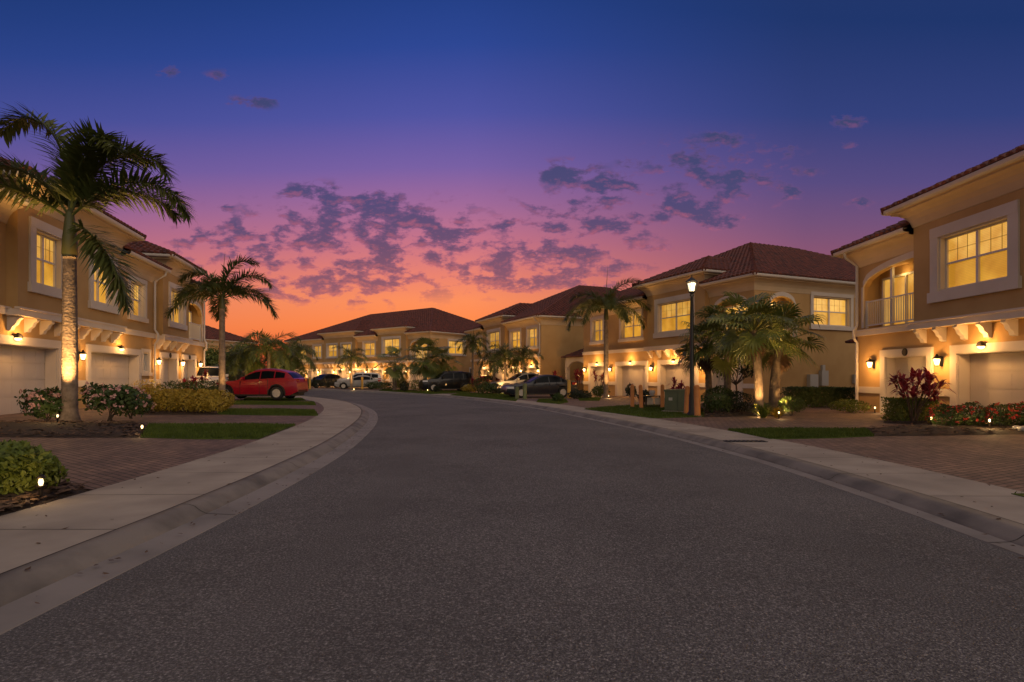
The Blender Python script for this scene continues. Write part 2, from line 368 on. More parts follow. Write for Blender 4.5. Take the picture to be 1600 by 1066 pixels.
lawn([Vector((5.72, 6.6, ZR)), Vector((5.72, 4.0, ZR)), Vector((12, 3.0, ZR)), Vector((12, 6.9, ZR))], 'grass corner at the right edge beside the nearest pavement', 1200)
lawn(PR([(912, 640), (985, 650), (1018, 654.3), (1100, 651.5), (1100, 640), (1042, 633), (985, 634), (945, 636.5)]), 'grass under the orange bollards and the green utility box', 800)
lawn(PR([(838, 629), (873, 632), (888, 629), (884, 624), (842, 624)]), 'small grass patch below the dark blue saloon', 300)
lawn(PR([(703, 618), (760, 623), (806, 627.5), (812, 622), (790, 615.5), (720, 614.5)]), 'grass strip left of the dark blue saloon and green bollards', 300)
lawn(PR([(642, 614.2), (675, 616.4), (735, 613.5), (735, 610.5), (660, 610.5)]), 'grass verge below the black off-roader', 200)
lawn(PR([(905, 626.5), (936, 626.5), (940, 622), (903, 621.5)]), 'small lawn at the foot of the palm by the second right house', 300)
lawn(PR([(592, 611), (640, 614.2), (655, 611), (600, 607.6)]), 'grass verge in front of the far fan palms', 200)
mulch(PL([(-170, 684), (-60, 684), (0, 683.5), (110, 684.3), (217, 684), (230, 664), (120, 660.5), (0, 660.5), (-120, 661)]), 'dark mulch bed around the tall palm on the left', 130)
mulch(PL([(-160, 786), (-100, 815), (-40, 819), (0, 808), (70, 787), (146, 765.5), (72, 761), (0, 757), (-140, 754)]), 'bark mulch bed at the left edge under the nearest shrub', 380)
mulch(PL([(205, 648), (345, 648.3), (352, 640), (362, 630), (300, 628), (215, 630)]), 'dark mulch bed under the golden hedge', 40)
mulch(PR([(1366, 682), (1450, 681), (1600, 679), (1720, 678), (1720, 655), (1600, 655), (1470, 655), (1384, 655), (1380, 661), (1440, 664), (1350, 671)]), 'mulch bed with flowers in front of the nearest right garage', 70)
mulch(PR([(1100, 652), (1238, 650), (1242, 640), (1225, 632), (1150, 630), (1085, 632)]), 'mulch bed around the fan palms on the right', 30)
mb = MB(); c = G(1166, 690, .1); t = Vector((0, 0, 0))
mb.box(-.42, .42, -.12, .12, 0, .012)
for k in range(9): mb.box(-.38 + k * .09, -.34 + k * .09, -.09, .09, .012, .02)
g = tag(mb.build('drain_grate', M['black']), 'dark rectangular drain cover set in the right pavement', 'drain'); g.location = (c.x - .02, c.y, .1); g.rotation_euler.z = .0

# ------------------------------------------------------------------ buildings
TANP = .455
def tiles(mb, O, e, s, n, t0, t1, sst, sen, tw=.28, cl=.37, seg=4):
    k = max(1, int((t1 - t0) / tw)); tw = (t1 - t0) / k; r = tw * .42
    for i in range(k):
        t = t0 + (i + .5) * tw; a0, a1 = sst(t), sen(t)
        if a1 - a0 < .12: continue
        b0, b1, c0, c1 = a0, a0, max(sen(t - tw / 2 + .001), a0), max(sen(t + tw / 2 - .001), a0)
        mb.poly(O + e * (t - tw / 2) + s * b0, O + e * (t + tw / 2) + s * b1, O + e * (t + tw / 2) + s * c1, O + e * (t - tw / 2) + s * c0)
        q = a0 - .03
        while q < a1 - .05:
            q2 = min(q + cl + .04, a1 + .05)
            lo = [O + e * (t - cos(pi * j / seg) * r) + s * q + n * (sin(pi * j / seg) * r * .85 + .035) for j in range(seg + 1)]
            hi = [O + e * (t - cos(pi * j / seg) * r * .85) + s * q2 + n * (sin(pi * j / seg) * r * .75 + .005) for j in range(seg + 1)]
            for j in range(seg): mb.poly(lo[j], lo[j + 1], hi[j + 1], hi[j])
            mb.poly(*lo)
            q += cl
def ridge(mb, a, b, r=.13):
    a, b = Vector(a), Vector(b); L = (b - a).length; k = max(1, int(L / .4)); d = (b - a) / k
    for i in range(k):
        p = a + d * i; mb.tube([p + Vector((0, 0, .02)), p + d * 1.08], [r * 1.05, r * .85], 8, True)

def P_front(y0): return lambda u, z, d: (u, y0 + d, z)
def P_right(L): return lambda u, z, d: (L - d, u, z)
def panel(mb, P, u0, u1, z0, z1, holes):
    us = sorted({u0, u1, *[h[0] for h in holes], *[h[1] for h in holes]}); us = [u for u in us if u0 - 1e-6 <= u <= u1 + 1e-6]
    zs = sorted({z0, z1, *[h[2] for h in holes], *[h[3] for h in holes]}); zs = [z for z in zs if z0 - 1e-6 <= z <= z1 + 1e-6]
    for a, b in zip(us, us[1:]):
        for c, e in zip(zs, zs[1:]):
            m, k = (a + b) / 2, (c + e) / 2
            if any(h[0] < m < h[1] and h[2] < k < h[3] for h in holes): continue
            mb.poly(P(a, c, 0), P(b, c, 0), P(b, e, 0), P(a, e, 0))
    for a, b, c, e, d in holes:
        mb.poly(P(a, c, 0), P(a, e, 0), P(a, e, d), P(a, c, d)); mb.poly(P(b, c, 0), P(b, c, d), P(b, e, d), P(b, e, 0))
        mb.poly(P(a, e, 0), P(b, e, 0), P(b, e, d), P(a, e, d)); mb.poly(P(a, c, 0), P(a, c, d), P(b, c, d), P(b, c, 0))
def window(par, P, a, b, c, e, t=.2, dep=.2, lit=True, two=True, sill=True, grid=(3, 2)):
    w = MB()
    w.pbox(P, a - t, b + t, e, e + t, -.07, .0); w.pbox(P, a - t, a, c, e, -.06, .0); w.pbox(P, b, b + t, c, e, -.06, .0)
    w.pbox(P, a - t - (.06 if sill else 0), b + t + (.06 if sill else 0), c - t, c, -.11, .0)
    ti = .05                                                      # trim returns that line the opening
    w.pbox(P, a, a + ti, c + ti, e - ti, -.0, dep); w.pbox(P, b - ti, b, c + ti, e - ti, -.0, dep); w.pbox(P, a, b, e - ti, e, -.0, dep); w.pbox(P, a, b, c, c + ti, -.0, dep)
    o = w.build('window', M['trim'], par)
    a, b, c, e = a + ti, b - ti, c + ti, e - ti
    f = MB(); g = .05; mid = (a + b) / 2; zm = (c + e) / 2
    f.pbox(P, a, a + g, c, e, dep - .07, dep); f.pbox(P, b - g, b, c, e, dep - .07, dep); f.pbox(P, a + g, b - g, e - g, e, dep - .07, dep); f.pbox(P, a + g, b - g, c, c + g, dep - .07, dep)
    f.pbox(P, a + g, b - g, zm - .03, zm + .03, dep - .085, dep)
    if two: f.pbox(P, mid - .045, mid + .045, c + g, zm - .03, dep - .08, dep); f.pbox(P, mid - .045, mid + .045, zm + .03, e - g, dep - .08, dep)
    f.build('frame', M['vinyl'], o)
    p = MB(); p.poly(P(a, zm, dep - .015), P(b, zm, dep - .015), P(b, e, dep - .015), P(a, e, dep - .015)); p.build('pane', M['lit'] if lit else M['dim'], o)
    p = MB(); p.poly(P(a, c, dep - .015), P(b, c, dep - .015), P(b, zm, dep - .015), P(a, zm, dep - .015)); p.build('pane', M['litlow'] if lit else M['dim'], o)
    if grid:
        q = MB(); halves = ((a + g, mid - .045), (mid + .045, b - g)) if two else ((a + g, b - g),)
        for h0, h1 in halves:
            for i in range(1, grid[0]):
                u = h0 + (h1 - h0) * i / grid[0]; q.pbox(P, u - .0045, u + .0045, zm + .03, e - g, dep - .03, dep - .016)
            for j in range(1, grid[1]):
                z = zm + (e - zm) * j / grid[1]; q.pbox(P, h0, h1, z - .0045, z + .0045, dep - .031, dep - .0165)
        q.build('muntin', M['tan_muntin'], o)
    return o
M['tan_muntin'] = mat('muntin', (.4, .27, .09), .5)
def garage(par, P, a, b, z0, top, t=.27, dep=.38):
    d = MB(); n = 4; h = (top - z0) / n
    d.pbox(P, a, b, z0, top, dep, dep + .04)
    for i in range(n):
        d.pbox(P, a, b, z0 + i * h + .008, z0 + (i + 1) * h - .008, dep - .025, dep)
        k = max(2, int((b - a) / .62)); w = (b - a) / k
        for j in range(k): d.pbox(P, a + j * w + .07, a + (j + 1) * w - .07, z0 + i * h + .09, z0 + (i + 1) * h - .09, dep - .031, dep - .025)
    o = d.build('garage_door', M['door'], par)
    s = MB(); s.pbox(P, a - t, b + t, top, top + t, -.07, 0); s.pbox(P, a - t, a, z0, top, -.065, 0); s.pbox(P, b, b + t, z0, top, -.065, 0)
    s.pbox(P, a, a + .03, z0, top - .03, 0, dep - .04); s.pbox(P, b - .03, b, z0, top - .03, 0, dep - .04); s.pbox(P, a, b, top - .03, top, 0, dep - .04)
    s.build('door_surround', M['trim'], o)
    return o
def lantern(par, P, u, z, watts, kind='lantern'):
    o = MB()
    if kind == 'lantern':
        o.pbox(P, u - .06, u + .06, z - .2, z + .12, -.03, 0); o.pbox(P, u - .02, u + .02, z + .1, z + .13, -.17, -.03)
        c = Vector(P(u, z, -.17)); o.lathe(c, [(.02, .2), (.05, .13), (.13, .06), (.135, .04)], 10); o.lathe(c, [(.03, -.2), (.06, -.18), (.06, -.165)], 8)
        L = o.build('wall_lamp', M['bronze'], par)
        gl = MB(); gl.lathe(c, [(.045, -.16), (.085, -.02), (.09, .035)], 10); gl.build('lamp_glass', M['glow'], L)
        lamp(L, P(u, z - .1, -.46), watts * 6, (1, .5, .145), .09)
    else:                                                                      # round floodlight over a garage door
        c = Vector(P(u, z, -.12)); o.pbox(P, u - .07, u + .07, z - .05, z + .09, -.03, 0); o.pbox(P, u - .02, u + .02, z + .02, z + .06, -.12, -.03)
        o.lathe(c, [(.02, .14), (.09, .1), (.125, .02), (.13, -.02)], 10)
        L = o.build('wall_lamp', M['bronze'], par)
        gl = MB(); gl.lathe(c, [(.02, -.1), (.075, -.065), (.1, -.015), (.1, .0)], 10); gl.build('lamp_glass', M['glow'], L)
        lamp(L, P(u, z + .1, -.44), watts * 6.5, (1, .5, .145), .09)
    return L
def plaque(par, P, u, z):
    o = MB(); n = 12
    for d0, d1, r in ((-.09, -.07, .14), (-.1, -.09, .11)):
        o.tube([P(u, z, d1), P(u, z, d0)], r, n)
    return o.build('house_number_plaque', M['bronze'], par)
def corbel_mesh(P, u):
    o = MB(); w = .085
    prof = [(0, 0), (-.34, 0), (-.36, -.07), (-.27, -.14), (-.22, -.26), (-.13, -.33), (-.10, -.43), (0, -.46)]
    A = [P(u - w, z, d) for d, z in prof]; B = [P(u + w, z, d) for d, z in prof]; n = len(prof)
    o.poly(*A); o.poly(*reversed(B))
    for i in range(n): o.poly(A[i], B[i], B[(i + 1) % n], A[(i + 1) % n])
    return o
COVE = [(.0, -.62), (.03, -.60), (.05, -.52), (.10, -.38), (.19, -.25), (.32, -.15), (.47, -.10), (.47, -.04), (.55, -.04)]
GUT = [(.5, -.04), (.60, -.035), (.66, .0), (.68, .07), (.68, .10), (.62, .10), (.5, .09)]
def loop_extrude(mb, fn, prof):                                # fn(d) -> list of plan points at offset d
    R = [[(x, y, z) for x, y in fn(d)] for d, z in prof]
    for A, B in zip(R, R[1:]):
        for i in range(len(A) - 1): mb.poly(A[i], A[i + 1], B[i + 1], B[i])
BP = .3
def building(name, label, loc, xdir, L, D, base, secs, doors, lights, ez=6.36, ezb=7.06, right=None, tw=.28, top=2.13, plinth=True, plaques=(), drains=(), porch=None):
    rz = atan2(xdir[1], xdir[0]); root = thing(name, label, 'building', (loc[0], loc[1], base), rz)
    wall = MB(); roof = MB(); gut = MB(); cor = MB(); belt = MB(); pl = MB(); ov = .66
    F0 = P_front(0); zb = 3.0
    # ground floor
    gh = [(a, b, -.3, top, .42) for a, b in doors]
    gw = [s for s in secs if s[2] == 'gwin']; secs = [s for s in secs if s[2] != 'gwin']
    gh += [(w[0], w[1], w[3], w[4], .2) for w in gw]
    panel(wall, F0, 0, L, -.3, zb, gh)
    for a, b in doors: garage(root, F0, a, b, -.02, top)
    for w in gw: window(root, F0, w[0], w[1], w[3], w[4], .16, .18, lit=False, two=False, grid=None)
    if plinth:
        edges = sorted([(a - .27, b + .27) for a, b in doors]); u = 0
        for a, b in edges + [(L, L)]:
            if a - u > .05: pb = MB(); pb.pbox(F0, u, a, .78, 1.02, -.055, 0); pb.build('plinth', M['trim'], root)
            u = b
    # upper floor
    for s in secs:
        a, b, kind = s[:3]; y0 = -BP if kind == 'bump' else 0; ze = ezb if kind == 'bump' else ez; F = P_front(y0)
        opens = s[3] if len(s) > 3 else []
        holes = [(o[0], o[1], o[2], o[3], (.24 if o[4] != 'balcony' else .0)) for o in opens]
        panel(wall, F, a, b, zb, ze, holes)
        for o in opens:
            if o[4] == 'win': window(root, F, o[0], o[1], o[2], o[3], o[5] if len(o) > 5 else .2, .24)
            elif o[4] == 'balcony': balcony(root, wall, F, *o[:4], o[5] if len(o) > 5 else (o[0] + o[1]) / 2, o[6] if len(o) > 6 else None)
        if kind == 'bump':
            for x in (a, b): wall.poly((x, y0, zb), (x, .05, zb), (x, .05, ze), (x, y0, ze))
            for x in (a, b): wall.poly((x, .05, ez - .3), (x, 2.4, ez - .3), (x, 2.4, ze), (x, .05, ze))
            wall.poly((a, y0, zb), (b, y0, zb), (b, 0, zb), (a, 0, zb))
            loop_extrude(cor, lambda d: [(a - d, 2.2), (a - d, y0 - d), (b + d, y0 - d), (b + d, 2.2)], [(d, ze + z) for d, z in COVE])
            loop_extrude(gut, lambda d: [(a - d, 2.2), (a - d, y0 - d), (b + d, y0 - d), (b + d, 2.2)], [(d, ze + z) for d, z in GUT])
            w = b - a + 2 * ov; h = w / 2; back = h + (ezb - ez) / TANP + 1.0; cs = 1 / sqrt(1 + TANP ** 2); O = Vector((a - ov, y0 - ov, ze + .1))
            tiles(roof, O, Vector((1, 0, 0)), Vector((0, 1, TANP)) * cs, Vector((0, -TANP, 1)) * cs, 0, w, lambda t: 0, lambda t: min(t, w - t) / cs, tw)
            tiles(roof, O, Vector((0, 1, 0)), Vector((1, 0, TANP)) * cs, Vector((-TANP, 0, 1)) * cs, 0, back, lambda t: 0, lambda t: min(t, h) / cs, tw)
            tiles(roof, O + Vector((w, 0, 0)), Vector((0, 1, 0)), Vector((-1, 0, TANP)) * cs, Vector((TANP, 0, 1)) * cs, 0, back, lambda t: 0, lambda t: min(t, h) / cs, tw)
            ap = O + Vector((h, h, h * TANP)); ridge(roof, O, ap); ridge(roof, O + Vector((w, 0, 0)), ap); ridge(roof, ap, ap + Vector((0, back - h, 0)))
            belt.box(a - .12, b + .12, y0 - .12, y0, zb, zb + .2); belt.box(a - .16, b + .16, y0 - .16, y0, zb + .2, zb + .26)
            belt.box(a - .12, a, y0, .0, zb, zb + .2); belt.box(b, b + .12, y0, .0, zb, zb + .2)
            k = max(3, int(round((b - a) / .75)))
            for i in range(k):
                u = a + .12 + (b - a - .24) * i / (k - 1); corbel_mesh(lambda uu, z, d: (uu, y0 + BP + d, z + zb), u).build('corbel', M['trim'], root)
        else:
            belt.box(a, b, -.10, 0, zb + .02, zb + .2); belt.box(a, b, -.14, 0, zb + .2, zb + .25)
            r0 = a if a > .01 else None; r1 = b if b < L - .01 else None
            fn = lambda d: [(a if r0 is not None else a - d, -d), (b if r1 is not None else b + d, -d)]
            loop_extrude(cor, fn, [(d, ez + z) for d, z in COVE]); loop_extrude(gut, fn, [(d, ez + z) for d, z in GUT])
    # side and back walls
    rh = []
    RP = P_right(L)
    for o in (right or []):
        rh.append((o[0], o[1], o[2], o[3], .24 if o[4] == 'win' else .0 if o[4] == 'balcony' else .3))
    panel(wall, RP, 0, D, -.3, ez, rh)
    for o in (right or []):
        if o[4] == 'win': window(root, RP, o[0], o[1], o[2], o[3], .2, .24)
        elif o[4] == 'balcony': balcony(root, wall, RP, *o[:4], (o[0] + o[1]) / 2, None)
        elif o[4] == 'door':
            d = MB(); d.pbox(RP, o[0], o[1], o[2], o[3], .2, .26); d.pbox(RP, o[0] + .15, o[1] - .15, o[2] + .2, o[2] + .9, .17, .2); d.pbox(RP, o[0] + .15, o[1] - .15, o[2] + 1.05, o[3] - .15, .17, .2)
            dd = d.build('door', M['doorwood'], root); s = MB(); s.pbox(RP, o[0] - .15, o[0], o[2], o[3], -.06, 0); s.pbox(RP, o[1], o[1] + .15, o[2], o[3], -.06, 0); s.pbox(RP, o[0] - .15, o[1] + .15, o[3], o[3] + .18, -.065, 0); s.build('door_surround', M['trim'], dd)
    wall.poly((0, 0, -.3), (0, D, -.3), (0, D, ez), (0, 0, ez)); wall.poly((0, D, -.3), (L, D, -.3), (L, D, ez), (0, D, ez))
    for x, sg in ((0, -1), (L, 1)):
        fn = lambda d: [(x + sg * d, -d), (x + sg * d, D + d)]
        loop_extrude(cor, fn, [(d, ez + z) for d, z in COVE]); loop_extrude(gut, fn, [(d, ez + z) for d, z in GUT])
    if plinth and not right: pl.pbox(RP, 0, D, .78, 1.02, -.055, 0); pl.build('plinth', M['trim'], root)
    # main roof
    W, H = L + 2 * ov, D + 2 * ov; h = min(W, H) / 2; cs = 1 / sqrt(1 + TANP ** 2); O = Vector((-ov, -ov, ez + .1))
    bumps = [(s[0] + ov, s[1] + ov) for s in secs if s[2] == 'bump']
    st = lambda t: (ov + .35) / cs if any(p - .05 < t < q + .05 for p, q in bumps) else 0
    tiles(roof, O, Vector((1, 0, 0)), Vector((0, 1, TANP)) * cs, Vector((0, -TANP, 1)) * cs, 0, W, st, lambda t: min(t, W - t, h) / cs, tw)
    tiles(roof, O + Vector((W, 0, 0)), Vector((0, 1, 0)), Vector((-1, 0, TANP)) * cs, Vector((TANP, 0, 1)) * cs, 0, H, lambda t: 0, lambda t: min(t, H - t, h) / cs, tw)
    tiles(roof, O, Vector((0, 1, 0)), Vector((1, 0, TANP)) * cs, Vector((-TANP, 0, 1)) * cs, 0, H, lambda t: 0, lambda t: min(t, H - t, h) / cs, tw)
    rz_ = h * TANP
    A = O + Vector((h, h, rz_)); B = O + (Vector((W - h, h, rz_)) if W > H else Vector((W - h, H - h, rz_)))
    ridge(roof, O, A); ridge(roof, O + Vector((W, 0, 0)), B if W > H else A); ridge(roof, A, B)
    ridge(roof, O + Vector((0, H, 0)), A if W > H else B); ridge(roof, O + Vector((W, H, 0)), B)
    roof.poly(O + Vector((0, H, 0)), O + Vector((W, H, 0)), B, A) if W > H else roof.poly(O + Vector((0, H, 0)), O + Vector((W, H, 0)), B)
    roof.poly(O + Vector((0, 0, -.02)), O + Vector((W, 0, -.02)) + Vector((0, 2, 0)), O + Vector((W, H, -.02)), O + Vector((0, H, -.02)))
    wall.build('wall', M['stucco'], root); roof.build('roof', M['tile'], root); gut.build('gutter', M['gutter'], root)
    cor.build('cornice', M['cornice'], root, True); belt.build('belt_course', M['trim'], root)
    for kind, u, z, w in lights: lantern(root, F0, u, z, w, kind)
    for u, z in plaques: plaque(root, F0, u, z)
    for u, y in drains:
        d = MB(); d.tube([(u, y - .6, ez + .02), (u, y - .55, ez - .22), (u, y - .09, ez - .55), (u, y - .09, 3.45), (u, y - .22, 3.25), (u, y - .22, 2.95), (u, y - .09, 2.75), (u, y - .09, .05)], .055, 8)
        d.build('downspout', M['gutter'], root)
    if porch:
        x0, x1, y0, y1, zt = porch
        p = MB()
        for x in (x0, x1): p.box(x - .14, x + .14, y0 - .14, y0 + .14, -.2, zt)
        p.box(x0 - .14, x1 + .14, y0 - .12, y0 + .12, zt, zt + .28); k = 10; m_ = (x0 + x1) / 2; r_ = (x1 - x0) / 2 - .14
        for i in range(k):
            t0, t1 = pi * i / k, pi * (i + 1) / k
            q = [(m_ - r_ * cos(t0), zt - .75 + .72 * sin(t0)), (m_ - r_ * cos(t1), zt - .75 + .72 * sin(t1))]
            p.hexa([(q[0][0], y0 - .1, q[0][1]), (q[1][0], y0 - .1, q[1][1]), (q[0][0], y0 + .1, q[0][1]), (q[1][0], y0 + .1, q[1][1]), (q[0][0], y0 - .1, zt), (q[1][0], y0 - .1, zt), (q[0][0], y0 + .1, zt), (q[1][0], y0 + .1, zt)])
        p.box(x0 - .1, x0 + .1, y0 + .14, y1, zt - .1, zt + .28); p.box(x1 - .1, x1 + .1, y0 + .14, y1, zt - .1, zt + .28)
        po = p.build('porch', M['trim'], root); pr = MB(); O = Vector((x0 - .4, y0 - .4, zt + .28)); w = x1 - x0 + .8
        tiles(pr, O, Vector((1, 0, 0)), Vector((0, 1, .5)) * .894, Vector((0, -.5, 1)) * .894, 0, w, lambda t: 0, lambda t: min(t, w - t) * 1.118, .26)
        for OO, sx in ((O, 1), (O + Vector((w, 0, 0)), -1)):
            tiles(pr, OO, Vector((0, 1, 0)), Vector((sx, 0, .5)) * .894, Vector((-.5 * sx, 0, 1)) * .894, 0, y1 - y0 + .4, lambda t: 0, lambda t: min(t, w / 2) * 1.118, .26)
        pr.build('porch_roof', M['tile'], po)
    return root
def balcony(root, wall, P, a, b, c, e, xc, xarch=None):
    dep = .62; k = 14; rw = max(b - xc, xc - a); sp = .62; zs = e - sp
    wall.poly(P(a, c, 0), P(a, e, 0), P(a, e, dep), P(a, c, dep)); wall.poly(P(b, c, 0), P(b, c, dep), P(b, e, dep), P(b, e, 0))
    wall.poly(P(a, e, .1), P(b, e, .1), P(b, e, dep), P(a, e, dep)); wall.poly(P(a, c, 0), P(a, c, dep), P(b, c, dep), P(b, c, 0))
    wall.poly(P(a, c, dep), P(b, c, dep), P(b, e, dep), P(a, e, dep))
    f = lambda u: zs + sp * sqrt(max(0, 1 - ((u - xc) / rw) ** 2)) * .97
    tr = MB()
    for i in range(k):
        u0, u1 = a + (b - a) * i / k, a + (b - a) * (i + 1) / k
        wall.hexa([P(u0, f(u0), 0), P(u1, f(u1), 0), P(u0, f(u0), .2), P(u1, f(u1), .2), P(u0, e, 0), P(u1, e, 0), P(u0, e, .2), P(u1, e, .2)])
        tr.hexa([P(u0, f(u0), -.06), P(u1, f(u1), -.06), P(u0, f(u0), -.002), P(u1, f(u1), -.002), P(u0, f(u0) + .22, -.06), P(u1, f(u1) + .22, -.06), P(u0, f(u0) + .22, -.002), P(u1, f(u1) + .22, -.002)])
    for u in (a, b): tr.pbox(P, u - (.1 if u == a else 0), u + (0 if u == a else .1), c + .02, zs, -.055, -.001)
    bo = tr.build('balcony', M['trim'], root)
    r = MB(); zt = c + 1.05
    r.pbox(P, a, b, zt - .05, zt, .05, .1); r.pbox(P, a, b, c + .08, c + .13, .055, .095); n = int((b - a) / .115)
    for i in range(1, n): u = a + (b - a) * i / n; r.pbox(P, u - .012, u + .012, c + .13, zt - .05, .063, .087)
    for u in (a + .05, b - .05): r.pbox(P, u - .05, u + .05, c, zt + .03, .04, .11)
    r.build('railing', M['rail'], bo)
    if xarch:
        po = MB(); po.pbox(P, xarch - .055, xarch + .055, c, f(xarch) + .02, .112, .2); po.build('post', M['rail'], bo)
    g = MB(); w = (b - a); g0, g1 = a + w * .1, b - w * .06
    g.poly(P(g0, c + .05, dep - .03), P(g1, c + .05, dep - .03), P(g1, e - .42, dep - .03), P(g0, e - .42, dep - .03)); go = g.build('glass_door', M['lit'], bo)
    q = MB(); m_ = (g0 + g1) / 2
    for u in (g0, m_, g1): q.pbox(P, u - .04, u + .04, c + .05, e - .42, dep - .1, dep - .031)
    q.pbox(P, g0 - .04, g1 + .04, e - .42, e - .34, dep - .1, dep - .031); q.build('door_frame', M['vinyl'], go)
    lamp(bo, P((a + b) / 2, e - .3, .38), 5, (1, .62, .2), .08)

W = lambda a, b, c=3.95, e=5.6, t=.2: (a, b, c, e, 'win', t)
# left house
LO = 5.0
def sh(s): return s + LO
P0 = Vector((-15.1, 16.9)); XL = Vector((-.217, .976)).normalized()
left = building('coach_house', 'ochre two-storey house at the left with corbels behind the tall palm', P0 - XL * LO, XL, 24.7, 17, .28,
    [(0, sh(.4), 'flat'), (sh(.4), sh(7.4), 'bump', [W(sh(1.25), sh(2.85), 4.1, 5.85, .3), W(sh(4.95), sh(6.65), 4.0, 5.75, .28)]),
     (sh(7.4), sh(12.1), 'flat', [W(sh(9.0), sh(10.6), 3.9, 5.5)]), (sh(12.1), sh(16), 'bump', [W(sh(13.1), sh(15.1), 3.98, 5.75, .27)]),
     (sh(16), sh(19.7), 'flat', [(sh(16.3), sh(19.4), 3.3, 5.5, 'balcony')]),
     (sh(10.4), sh(11.1), 'gwin', 1.35, 2.3)],
    [(sh(-1.9), sh(3.15)), (sh(5.4), sh(9.85)), (sh(12.75), sh(14.8)), (sh(15.95), sh(17.9))],
    [('flood', sh(.75), 2.36, 7), ('flood', sh(7.9), 2.36, 7), ('lantern', sh(4.55), 1.95, 6), ('lantern', sh(11.95), 1.92, 8), ('lantern', sh(15.45), 1.92, 7), ('lantern', sh(18.6), 1.92, 6)],
    plaques=[(sh(13.8), 2.27), (sh(16.9), 2.27)], drains=[(sh(11.65), 0), (24.62, 0)])
# nearest right house
right_house = building('coach_house', 'ochre house at the right edge with large lit window and arched balcony', (13.85, 23.1), (.012, -1), 14.2, 17, .02,
    [(0, 3.6, 'flat', [(.45, 3.5, 3.3, 5.55, 'balcony', 3.4, 1.85)]), (3.6, 9.0, 'bump', [W(4.75, 7.3, 4.12, 5.85, .33)]), (9.0, 14.2, 'flat', [W(9.8, 11.6)])],
    [(1.75, 3.85), (5.15, 7.5), (9.6, 12.0)],
    [('lantern', 1.05, 1.93, 9), ('lantern', 4.48, 1.95, 10), ('flood', 6.15, 2.33, 8), ('lantern', 8.6, 1.93, 8)], plaques=[(2.85, 2.28)], drains=[(.12, 0)], porch=(-1.9, -.25, 1.3, 3.2, 2.6))
# second right house
XB = Vector((.398, -.917)).normalized(); LB = 16.8
cb = lambda s: LB - s
second = building('coach_house', 'ochre house with red hip roof behind the fan palms and street lamp', Vector((12.2, 29)) - XB * LB, XB, LB, 21, .05,
    [(0, cb(8.4), 'flat', [W(cb(15.5), cb(14.0)), W(cb(11.7), cb(9.4))]), (cb(8.4), cb(3.2), 'bump', [W(cb(7.3), cb(4.3), 4.05, 5.85, .3)]), (cb(3.2), LB, 'flat', [(cb(2.85), cb(.35), 3.3, 5.5, 'balcony')])],
    [(cb(15.7), cb(13.6)), (cb(12.1), cb(8.95)), (cb(7.4), cb(4.3)), (cb(2.9), cb(1.0))],
    [('flood', cb(14.7), 2.33, 9), ('flood', cb(10.5), 2.33, 9), ('lantern', cb(8.2), 1.93, 10), ('flood', cb(6.1), 2.33, 9), ('lantern', cb(3.6), 1.93, 10), ('lantern', cb(16.4), 1.93, 9), ('lantern', cb(12.9), 1.93, 9)],
    right=[(.95, 2.85, 3.3, 5.55, 'balcony'), W(4.15, 7.05, 4.1, 5.7), (9, 10, 0, 2.1, 'door')], drains=[], porch=(-3.6, -.3, .6, 3.2, 2.65), tw=.3)
ub = MB(); RP = P_right(LB)
ub.pbox(RP, 3.7, 4.3, .5, 1.5, -.22, 0); ub.build('meter_box', M['utility_grey'], second)
ub = MB(); ub.pbox(RP, 4.6, 5.1, .9, 1.7, -.2, 0); ub.pbox(RP, 4.75, 4.95, 1.7, 2.0, -.12, 0); ub.build('meter_box', M['utility_grey'], second)
ub = MB(); ub.pbox(RP, 7.2, 7.6, 1.0, 1.5, -.16, 0); ub.build('meter_box', M['utility_grey'], second)
# third right house
L3 = 17.6; c3 = lambda s: L3 - s
third = building('coach_house', 'ochre house with plain side wall behind the dark blue saloon', Vector((2.45, 48.5)) - XB * L3, XB, L3, 21, .05,
    [(0, c3(12.9), 'flat', [W(c3(16.5), c3(14.2))]), (c3(12.9), c3(7.2), 'bump', [W(c3(11.6), c3(8.5), 4.05, 5.85, .28)]), (c3(7.2), L3, 'flat', [W(c3(6.5), c3(4.2)), W(c3(2.7), c3(.7))])],
    [(c3(14.5), c3(12.2)), (c3(11.2), c3(8.5)), (c3(7.0), c3(4.5)), (c3(2.8), c3(.6))],
    [('flood', c3(13.3), 2.33, 12), ('lantern', c3(11.8), 1.93, 12), ('lantern', c3(7.8), 1.93, 12), ('flood', c3(5.8), 2.33, 12), ('lantern', c3(3.7), 1.93, 12), ('flood', c3(1.7), 2.33, 12), ('lantern', c3(.25), 1.93, 12)],
    drains=[(c3(.1), 0)], tw=.34)
